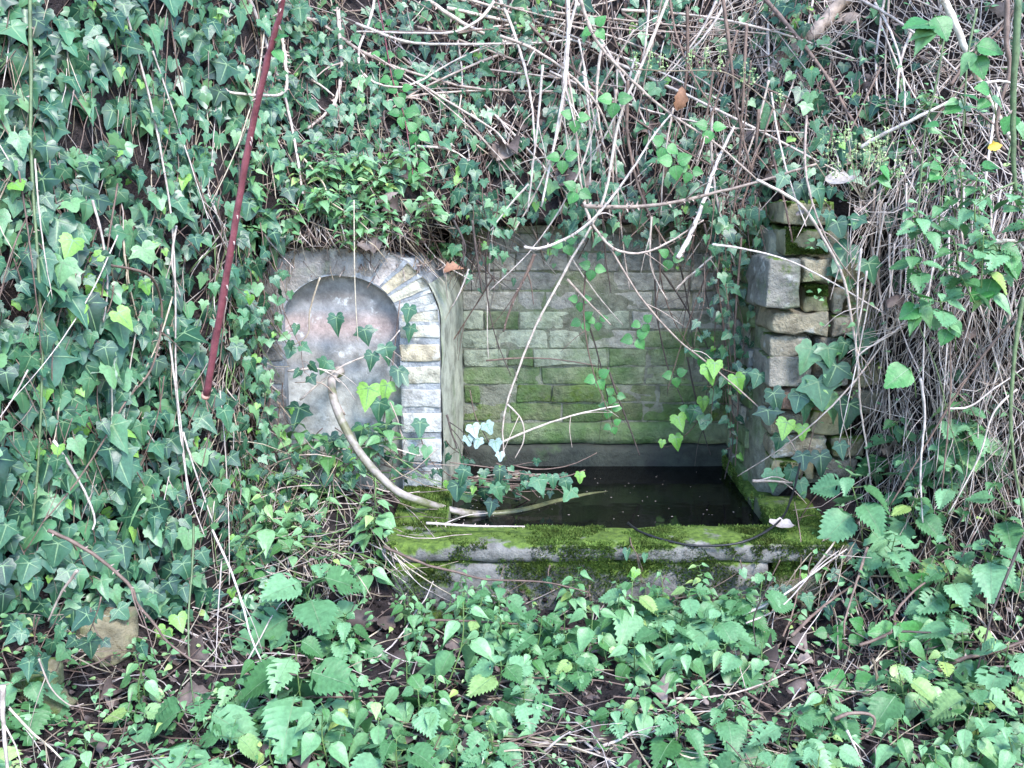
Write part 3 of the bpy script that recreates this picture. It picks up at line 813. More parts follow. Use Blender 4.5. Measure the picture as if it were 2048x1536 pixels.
YEL = [dead_leaf_mesh('yellow_leaf', 12, M['yellow_leaf'])]
BLEACH = [dead_leaf_mesh('bleached_leaf', 14, M['pale_leaf'])]

def frame(p, tip, nrm, size, wide=1.0):
    y = Vector(tip).normalized(); z = Vector(nrm); z = z - y * z.dot(y)
    if z.length < 1e-4: z = y.orthogonal()
    z.normalize(); x = y.cross(z)
    m = Matrix((x * size * wide, y * size, z * size)).transposed().to_4x4()
    m.translation = p
    return m
def leaf_obj(name, mesh, parent, base, p, tip, nrm, size, wide=1.0):
    o = bpy.data.objects.new(name, mesh); COL.objects.link(o)
    o.parent = parent
    o.matrix_basis = frame(Vector(p) - Vector(base), tip, nrm, size, wide)
    return o
def rv(a=1.0): return Vector((RND.uniform(-a, a), RND.uniform(-a, a), RND.uniform(-a, a)))


LAND = [(415, 780, "the red cane's cut end"), (490, 330, "the red cane's middle"), (555, 40, "the red cane's upper end"), (65, 250, "the thick green stem"), (78, 800, "the green stem's lower length"),
        (318, 640, "the question mark cane"), (352, 800, "the long pale ivy stem"), (150, 968, "the question mark cane's tail"), (250, 1150, "the arching brown cane"), (165, 1330, "the ochre masonry block"), (50, 1440, "the yellow mossy stone"), (200, 540, "the snapped bleached stick"),
        (590, 250, "the thick bleached stick"), (680, 130, "the bracket shaped cane"), (800, 172, "the looped stem"), (690, 480, "the niche crown"), (560, 700, "the niche edge"), (690, 650, "the niche panel"), (850, 800, "the niche jamb"), (822, 320, "the thin red shoot"), (920, 60, "the hooked supple stem"),
        (930, 520, "the wall corner by the niche"), (1100, 500, "the hooked bleached cane"), (1230, 500, "the sagging U cane"), (1200, 700, "the middle of the brick wall"), (1480, 700, "the wall corner by the pier"), (1380, 400, "the level pale cane"), (1355, 222, "the orange dead leaf"), (1120, 200, "the plumb bleached cane"), (1465, 150, "the upright brown stem"), (1260, 160, "the long slanting cane"),
        (1630, 70, "the fallen log"), (1690, 220, "the slanting brown cane"), (1610, 430, "the pier's mossy blocks"), (1570, 570, "the big grey pier block"), (1620, 880, "the pier's foot"), (1755, 130, "the pale upright stem"), (1797, 150, "the knobbly pale stick"), (1650, 360, "the pale leaf on the pier"), (1780, 240, "the split pale branch"), (1950, 150, "the birch stem"), (2030, 250, "the straight green cane"), (1835, 450, "the whippy green stem"), (2010, 490, "the short birch branch"), (1915, 600, "the wiry sapling"), (1980, 790, "the curving pale twig"), (2025, 800, "the smooth green stem"), (1850, 900, "the slanting reddish cane"), (1725, 800, "the cane along the pier"),
        (1590, 1068, "the bleached leaf"), (1660, 1120, "the coping's broken end"), (900, 1110, "the coping end by the pipe"), (1180, 1120, "the middle of the coping"), (1430, 1095, "the black cable"), (730, 930, "the bent pipe"), (640, 1140, "the tall straw nettle"), (590, 1310, "the bitten nettle"), (400, 1420, "the low broad nettle"), (385, 1230, "the pale green upright stem"), (500, 1250, "the jointed pale stem"), (926, 1220, "the tall smooth plant"), (1185, 1240, "the parasol plant"), (1381, 1220, "the bushy nettle"), (1215, 1485, "the stout bleached stick"), (1285, 1425, "the bowed grey twig"), (1590, 1450, "the light tipped nettle"), (1795, 1350, "the bright soil nettle"), (1690, 1250, "the red brown shoot"), (1640, 1220, "the cane on bare soil"), (1990, 1180, "the slanted dark cane"), (1930, 1315, "the thick brown branch"), (800, 1490, "the pale fresh nettle"), (1710, 1000, "the nettle by the pier"), (655, 1440, "the glossy smooth plant"), (1520, 1180, "the lean ragged nettle"), (1900, 1150, "the climbing nettle")]
def where(px, py):
    d, x, y, nm = min(((px - x) ** 2 + (py - y) ** 2, x, y, nm) for x, y, nm in LAND)
    dx, dy = px - x, py - y
    if d < 28 ** 2: return 'touching ' + nm
    lng = len(nm.split()) > 5
    far = 'well ' if d > 95 ** 2 else 'just '
    if abs(dy) > abs(dx): return far + ('below ' if dy > 0 else 'above ') + nm
    if (x < 1000) == (dx > 0): return ('off ' if far == 'well ' else 'beside ') + nm + ('' if lng else ' towards the water')
    return ('off ' if far == 'well ' else 'beside ') + nm + (', outer side' if lng else ' away from the water')
# ------------------------------------------------------------------ ivy
def surf_path(px0, py0, dx, dy, steps, wander, lift, depth=None, cont=0.05):
    pts, nr = [], []; prevY = None
    px, py = px0, py0; ax, ay = dx, dy
    for i in range(steps):
        if depth is None and i > 2 and 1545 < px < 1690 and 395 < py < 960: break
        if depth is None:
            p, nm = hit(px, py)
            Y = p.y - lift
            if prevY is not None: Y = min(Y, prevY + cont); Y = max(Y, prevY - .12) if Y > p.y - .3 else Y
            Y = min(Y, p.y - .008)
        else:
            Y = depth(i / max(1, steps - 1)) if callable(depth) else depth; nm = Vector((0, -1, .25))
        prevY = Y
        pts.append(at_y(px, py, Y)); nr.append(nm)
        ax = .8 * ax + .2 * dx + RND.gauss(0, wander); ay = .8 * ay + .2 * dy + RND.gauss(0, wander * .5)
        px += ax; py += ay
    return pts, nr
def ivy_vine(label, group, pts, nrms, smin, smax, gap=.040, young=.07, spread=.03, stem_r=.0022, name='ivy_vine', stem='cane_brown', pale=False, facing=.55, endyoung=True, gaps=False):
    base = pts[-1].copy(); base = pts[0].copy()
    t = thing(name, base, label, 'ivy', group)
    fine = smooth_path(pts, max(6, len(pts) * 2))
    mb = MB(); mb.tube([p - base for p in fine], [lerp(stem_r, stem_r * .45, i / len(fine)) for i in range(len(fine))], 5)
    acc = 0; nl = 0; side = 1
    for i in range(1, len(fine)):
        acc += (fine[i] - fine[i - 1]).length
        if acc > gap * RND.uniform(.6, 1.4) or i == len(fine) - 1:
            acc = 0; side = -side; nl += 1
            k = min(int(i / len(fine) * len(nrms)), len(nrms) - 1); nm = nrms[k]
            out = (nm + Vector((0, -facing, .55))).normalized()
            p0 = fine[i]
            if gaps and noise.noise(p0 * 6.5) < -.40: continue
            p = p0 + Vector((side * RND.uniform(.2, 1) * spread, 0, RND.uniform(-.5, .3) * spread)) + out * RND.uniform(.004, .03)
            tip = Vector((side * RND.uniform(-.3, .9) + RND.gauss(0, .3), -.35 + RND.gauss(0, .2), -1 + RND.gauss(0, .35)))
            nrm = out + rv(.62)
            last = i / len(fine)
            yg = RND.random() < young * (2.2 if last > .85 and endyoung else 1)
            ms = RND.choice(IVY_SHEEN if pale else IVYY if yg else IVY)
            s = RND.uniform(smin * .75, smax) * RND.choice((.8, 1, 1, 1.15)) * (lerp(1, .62, last) if endyoung else 1) * (.75 if yg else 1)
            leaf_obj('leaf', ms, t, base, p, tip, nrm, s)
            mb.tube([p0 - base, (p0 + p) / 2 + Vector((0, -.004, .004)) - base, p - base + tip.normalized() * s * .1], .0011, 3)
    mb.build('stem', M[stem], t)
    return t
G_BANK = 'ivy trails covering the bank beside the niche'
L_BANK = ['ivy trail of dark mid-sized leaves hanging down the steep bank beside the arched niche',
          'ivy trail of broad dark leaves low on the bank in front of the niche']
for i in range(84):
    px = RND.uniform(-160, 545); py = RND.uniform(-220, 900)
    if px > 430 and py > 560: continue
    lo = py > 480 and px < 330
    pts, nr = surf_path(px, py, RND.gauss(4, 8), 30, RND.randint(9, 15), 6, RND.uniform(.02, .09))
    cn, cs = RND.choice((('small leaved ', .8), ('', 1.0), ('large leaved ', 1.28)))
    ivy_vine(cn + ('low ivy trail ' if lo else 'ivy trail ') + where(px, py + 120), G_BANK + (', low' if lo else ''), pts, nr, (.055 if lo else .046) * cs, (.105 if lo else .082) * cs, .029 * cs, gaps=True)
for i in range(16):
    px = RND.uniform(-140, 420); py = RND.uniform(760, 1130)
    pts, nr = surf_path(px, py, RND.gauss(4, 8), 26, RND.randint(6, 9), 6, RND.uniform(.03, .10))
    ivy_vine('broad leaved low ivy trail ' + where(px, py + 80), G_BANK + ', low', pts, nr, .065, .125, .040)
for i in range(24):
    px = RND.uniform(400, 575); py = RND.uniform(380, 980)
    pts, nr = surf_path(px, py, RND.gauss(0, 6), 28, RND.randint(6, 11), 6, RND.uniform(.02, .06))
    ivy_vine('thin small leaved ivy trail ' + where(px, py + 100), 'ivy trails at the niche edge', pts, nr, .038, .06, .045)
for i in range(44):
    px = RND.uniform(540, 1080); py = RND.uniform(-120, 330)
    pts, nr = surf_path(px, py, RND.gauss(2, 9), 26, RND.randint(5, 10), 7, RND.uniform(.03, .10))
    ivy_vine('ivy trail under bare canes ' + where(px, py + 80), 'ivy trails over the niche', pts, nr, .042, .074, .042, .04)
for i in range(62):
    px = RND.uniform(1040, 1720); py = RND.uniform(-120, 300)
    pts, nr = surf_path(px, py, RND.gauss(-2, 9), 26, RND.randint(4, 8), 7, RND.uniform(.04, .12))
    ivy_vine('ivy trail under tangle ' + where(px, py + 70), 'ivy trails over the brick wall', pts, nr, .044, .085, .050, .03)
for i in range(38):
    px = 925 + 590 * (i + RND.random()) / 38; py = RND.uniform(315, 405)
    dd = RND.uniform(3.70, 3.82)
    pts, nr = surf_path(px, py, RND.gauss(0, 4), 22, RND.randint(4, 7) + (3 if px < 1000 or px > 1430 else 0), 4, 0, lambda t, dd=dd: dd + .03 * t)
    ivy_vine('ivy fringe ' + where(px, py + 80), 'ivy fringe on the brick wall', pts, nr, .036, .064, .036, .05)
for i in range(15):
    px = RND.uniform(1425, 1535); py = RND.uniform(380, 430); dd = RND.uniform(3.62, 3.80)
    pts, nr = surf_path(px, py, RND.gauss(-1, 2), 30, RND.randint(11, 17), 3, 0, lambda t, dd=dd: dd + .02 * t)
    ivy_vine(('short ' if len(pts) < 14 else 'long ') + ('pier hugging' if px > 1485 else 'brick hugging') + (' leafy' if i % 2 else ' sparse') + ' ivy strand ' + where(px, py + 220), 'ivy strands in the wall corner', pts, nr, .036, .056, .042 if i % 2 else .065, .05)
for i in range(15):
    px = RND.uniform(478, 566); py = 440 + 28 * i + RND.uniform(-15, 15)
    dd = 3.52 - .2 * max(0, (540 - px) / 100)
    pts, nr = surf_path(px, py, RND.gauss(2, 4), 22, RND.randint(5, 8), 4, 0, lambda t, dd=dd: dd - .05 * t)
    ivy_vine('ivy trail hiding the niche edge, ' + where(px, py + 70), 'ivy trails on the niche edge', pts, nr, .04, .066, .032, .10)
for i in range(6):
    px = RND.uniform(30, 240); py = RND.uniform(1180, 1240)
    pts, nr = surf_path(px, py, RND.gauss(2, 5), 20, RND.randint(4, 6), 5, 0, 2.40)
    ivy_vine('ivy sprig drooping over the masonry, ' + where(px, py + 50), 'ivy over the masonry', pts, nr, .05, .09, .045, .06)
for i in range(14):
    px = RND.uniform(560, 780); py = RND.uniform(855, 930)
    pts, nr = surf_path(px, py, RND.gauss(0, 10), 14, RND.randint(4, 6), 5, .06)
    ivy_vine('ivy sprig at the niche foot, ' + where(px, py + 30), 'ivy at the niche foot', pts, nr, .04, .064, .034, .12)
for i in range(11):
    px = RND.uniform(700, 950); py = RND.uniform(870, 945)
    pts, nr = surf_path(px, py, RND.gauss(6, 9), 14, RND.randint(4, 6), 5, RND.uniform(.01, .05))
    ivy_vine('ivy clump ' + where(px, py + 30), 'ivy on the niche ledge', pts, nr, .04, .062, .030, .08)
for i in range(9):
    px = [1100, 1135, 1260, 1275, 1330, 1480, 1560, 1590, 1180][i]; py = [1130, 1160, 1075, 1110, 1150, 1120, 1120, 1140, 1170][i]
    pts, nr = surf_path(px, py, RND.gauss(0, 5), 16, RND.randint(3, 5), 4, .02)
    ivy_vine('ivy sprig on the trough ' + where(px, py + 20), 'ivy on the trough front', pts, nr, .034, .068, .040, .15 if i > 1 else .9)
for i in range(9):
    px = RND.uniform(1590, 1800); py = RND.uniform(1075, 1200)
    pts, nr = surf_path(px, py, RND.gauss(2, 6), 18, RND.randint(4, 6), 5, .03)
    ivy_vine('ivy sprig on bare soil ' + where(px, py + 40), 'ivy beside the coping end', pts, nr, .042, .068, .05, .05)
for i in range(12):
    px = RND.uniform(1690, 1860); py = RND.uniform(150, 360)
    pts, nr = surf_path(px, py, RND.gauss(0, 7), 20, RND.randint(4, 6), 5, .04)
    ivy_vine('ivy sprig between dry stems ' + where(px, py + 40), 'ivy over the stone pier', pts, nr, .042, .075, .05, .08)
for i in range(16):
    px = RND.uniform(1760, 2100); py = RND.uniform(250, 950)
    pts, nr = surf_path(px, py, RND.gauss(0, 7), 20, RND.randint(3, 5), 5, .06)
    ivy_vine('lone ivy sprig in the dry curtain ' + where(px, py + 40), 'ivy in the dry stems', pts, nr, .05, .085, .06, .05)
for i in range(11):
    px = RND.uniform(890, 1000); py = RND.uniform(920, 985)
    pts, nr = surf_path(px, py, RND.uniform(12, 26), RND.gauss(3, 5), RND.randint(5, 8), 5, 0, RND.uniform(3.42, 3.7))
    ivy_vine('ivy runner creeping over the water ' + where(px + 60, py), 'ivy runners over the water', pts, nr, .036, .056, .045, .12)
# ivy traced leaf by leaf
def traced_ivy(label, pix, Y, size, stem_pix, mat='ivy', young=(), dark=()):
    sp = [at_y(x, y, Y + .01) for x, y in stem_pix]
    base = sp[0]; t = thing('ivy_vine', base, label, 'ivy')
    mb = MB(); mb.tube([p - base for p in smooth_path(sp, 14)], .002, 5); mb.build('stem', M['cane_brown'], t)
    for i, (x, y, s) in enumerate(pix):
        p = at_y(x, y, Y - RND.uniform(.0, .035))
        ms = RND.choice(IVY_SHEEN if mat == 'pale' else IVYY if i in young else IVY)
        leaf_obj('leaf', ms, t, base, p, (RND.gauss(0, .3), -.3, -1), Vector((0, -1, .6)) + rv(.3), s * mpp(p) * size * .8)
traced_ivy('ivy trail with long pointed leaves down the face of the stone pier',
           [(1625, 690, 75), (1655, 690, 55), (1690, 680, 50), (1675, 725, 70), (1635, 755, 80), (1600, 785, 55), (1655, 795, 60), (1700, 800, 75), (1610, 800, 50), (1545, 780, 60), (1535, 815, 48), (1575, 840, 45),
            (1560, 870, 42), (1605, 850, 40), (1640, 905, 60), (1605, 905, 48), (1585, 935, 45), (1680, 885, 40), (1545, 940, 50), (1600, 960, 45), (1720, 690, 45), (1730, 660, 60)], PY - .03, 1.1,
           [(1700, 640), (1680, 700), (1660, 780), (1630, 850), (1610, 930), (1590, 990)], young=(11, 13))
traced_ivy('ivy sprig with broad leaves crossing the mossy top blocks of the pier',
           [(1600, 365, 50), (1632, 372, 54), (1672, 440, 50), (1700, 490, 80), (1735, 520, 60), (1570, 350, 42)], PY - .02, 1.1,
           [(1590, 340), (1630, 380), (1670, 430), (1720, 500)])
traced_ivy('ivy trail climbing the niche panel in front of the striped jamb',
           [(672, 630, 50), (820, 612, 45), (822, 650, 40), (728, 655, 45), (655, 720, 40), (745, 705, 45), (770, 690, 48), (795, 735, 50), (738, 770, 60), (775, 765, 52), (760, 800, 55), (790, 810, 50), (800, 740, 46), (725, 850, 50), (745, 870, 55), (600, 810, 60), (660, 870, 60), (840, 840, 46), (770, 845, 40)],
           AY - .03, 1.05, [(800, 600), (790, 690), (780, 770), (765, 850), (750, 920)], young=(8, 9))
traced_ivy('ivy leaves with painted pale sheen drooping above the dark water at the niche corner',
           [(945, 850, 34), (972, 846, 36), (958, 876, 32), (990, 880, 32), (1000, 905, 26), (935, 872, 30)], 3.62, 1.05, [(940, 780), (950, 830), (970, 870), (998, 920)], mat='pale')
traced_ivy('bright green ivy sprig reaching out over the dark trough water',
           [(1075, 955, 44), (1105, 950, 34), (1145, 975, 46), (1160, 945, 30), (1130, 958, 36), (990, 970, 44), (915, 965, 52), (930, 935, 46), (985, 1000, 40), (1000, 935, 40)], 3.40, 1.05, [(900, 925), (980, 935), (1060, 950), (1120, 955), (1170, 940)], young=(3,))
traced_ivy('yellow green ivy sprig hanging low before the wall at the water line',
           [(1355, 830, 40), (1390, 815, 40), (1350, 870, 38), (1410, 830, 42), (1435, 780, 38), (1405, 795, 36), (1325, 880, 22)], 3.85, 1.05, [(1420, 740), (1410, 800), (1390, 850), (1345, 890), (1320, 892)], young=(0, 2, 5, 6))
traced_ivy('young ivy leaves at the end of a diagonal cane before the wall',
           [(1415, 730, 48), (1430, 722, 40), (1470, 750, 46), (1490, 740, 44), (1520, 745, 42)], 3.55, 1.05, [(1410, 715), (1450, 740), (1520, 760)], young=(0, 1, 2))
# the leaves behind, nobody could count them
def leaf_mass(name, label, meshes, count, sampler, kind='stuff', cat='ivy', mats=None):
    """many copies of small meshes joined as one"""
    geo = []
    for me in meshes:
        v = np.empty(len(me.vertices) * 3, np.float32); me.vertices.foreach_get('co', v); v = v.reshape(-1, 3)
        geo.append((v, [tuple(p.vertices) for p in me.polygons], [p.material_index for p in me.polygons]))
    mb = MB()
    allv = []; off = 0
    for _ in range(count):
        r = sampler()
        if r is None: continue
        m = np.array(r, np.float32); v, f, mi = RND.choice(geo)
        allv.append(v @ m[:3, :3].T + m[:3, 3]); mb.f.extend([tuple(i + off for i in q) for q in f]); mb.m.extend(mi); off += len(v)
    mb.v = np.concatenate(allv).tolist()
    return tag(mb.build(name, mats or list(meshes[0].materials)), label, cat, kind=kind)
def ivy_sampler(x0, x1, y0, y1, smin, smax, lift, dens=None):
    def f():
        px, py = RND.uniform(x0, x1), RND.uniform(y0, y1)
        if dens and RND.random() > dens(px, py): return None
        p, nm = hit(px, py)
        if px < 540 and noise.noise(p * 6.5) < -.38: return None
        p = p + (nm + Vector((0, -.5, .2))) * RND.uniform(.005, lift)
        return frame(p, (RND.gauss(0, .5), -.3, -1), (nm + Vector((0, -.4, .5))).normalized() + rv(.6), RND.uniform(smin, smax))
    return f
leaf_mass('ivy_undergrowth', 'dense shadowed ivy leaves behind the trails on the bank beside the niche', IVY, 2700, ivy_sampler(-350, 560, -350, 1240, .035, .075, .05, lambda x, y: 1 if x < 380 else (.75 if y < 500 else .4)))
leaf_mass('ivy_undergrowth', 'scattered small ivy leaves close to the soil over niche and wall', IVY, 1300, ivy_sampler(540, 1560, -300, 455, .03, .06, .03, lambda x, y: (1 if x < 1000 or y > 300 else .7) * (.3 if 820 < x < 920 and y > 260 else 1)))
leaf_mass('ivy_undergrowth', 'scattered small ivy leaves low between stems on the bank over the pier', IVY, 220, ivy_sampler(1560, 2350, -300, 600, .03, .06, .03))

# ------------------------------------------------------------------ canes, one by one
def Z(ox, oy, s): return lambda pts: [(ox + x * s, oy + y * s) for x, y in pts]
za = Z(1000, 0, .342); zb = Z(880, 440, .3386); zd = Z(380, 0, .332); ze = Z(1600, 0, .3386); zf = Z(1600, 400, .43); zg = Z(0, 1060, .31); zh = Z(1400, 1060, .316); zl = Z(0, 400, .43); zi = Z(900, 1080, .297)
def auto_depth(pix, lift):
    Y = [hit(x, y)[0].y - lift for x, y in pix]
    n = len(Y); out = []
    for i in range(n):
        out.append(min(Y[max(0, i - 1)] + .12, Y[i], Y[min(n - 1, i + 1)] + .12))
    for i in range(1, n): out[i] = min(out[i], out[i - 1] + .25)
    for i in range(n - 2, -1, -1): out[i] = min(out[i], out[i + 1] + .25)
    return out
def cane(pix, wpx, mat, label, depth=None, lift=.05, thorns=0, taper=.7, name='bramble_cane', cat='cane', group=None, sides=6):
    if depth is None: Ys = auto_depth(pix, lift)
    elif isinstance(depth, tuple): Ys = [lerp(depth[0], depth[1], i / (len(pix) - 1)) for i in range(len(pix))]
    else: Ys = [depth] * len(pix)
    P = [at_y(x, y, Y) for (x, y), Y in zip(pix, Ys)]
    n = max(8, len(P) * 5)
    path = smooth_path(P, n)
    base = path[-1] if path[-1].z < path[0].z else path[0]
    base = base.copy()
    r0 = wpx * .5 * mpp(P[0])
    rad = [r0 * lerp(1, taper, i / (n - 1)) * RND.uniform(.95, 1.05) for i in range(n)]
    for k in range(4, n - 2, 9): rad[k] *= 1.15
    path = [p + rv(r0 * .16) for p in path]
    t = thing(name, base, label, cat, group)
    mb = MB(); mb.tube([p - base for p in path], rad, sides); mb.build('stem', M[mat], t)
    if sides < 9 and wpx > 3.5 and RND.random() < .6:
        for _ in range(RND.randint(1, 3)):
            i = RND.randrange(n // 5, n - 2); d = (path[i + 1] - path[i]).normalized()
            o_ = (d * RND.uniform(.5, 1) + Vector((RND.uniform(-1, 1), RND.uniform(-.5, .2), RND.uniform(-.8, .5)))).normalized(); L_ = RND.uniform(.05, .16)
            q = [path[i] - base, path[i] + o_ * L_ * .5 + rv(.006) - base, path[i] + o_ * L_ + Vector((0, 0, -.02)) + rv(.01) - base]
            mb = MB(); mb.tube(smooth_path(q, 6), [rad[i] * lerp(.6, .25, k / 5) for k in range(6)], 4); mb.build('side_twig', M[mat], t)
    if thorns:
        mb = MB()
        L = sum((b - a).length for a, b in zip(path, path[1:]))
        for _ in range(int(L / .022 * thorns)):
            i = RND.randrange(1, n - 1); d = (path[i + 1] - path[i]).normalized(); p = path[i].lerp(path[i + 1], RND.random()) - base
            o = d.orthogonal().normalized(); o.rotate(Matrix.Rotation(RND.uniform(0, 6.28), 3, d)); s = o.cross(d); r = rad[i]
            h = r * RND.uniform(1.0, 1.8) + .0015
            mb.add([p + o * r * .8 + d * r * .55, p + o * r * .8 - d * r * .55 + s * r * .3, p + o * r * .8 - d * r * .55 - s * r * .3, p + o * (r + h) + d * h * .35], [(0, 1, 3), (1, 2, 3), (2, 0, 3)])
        mb.build('thorns', M['thorn'], t, smooth=False)['kind'] = 'stuff'
    return t
G1 = 'bare bramble canes over the brick wall'
D = 3.70
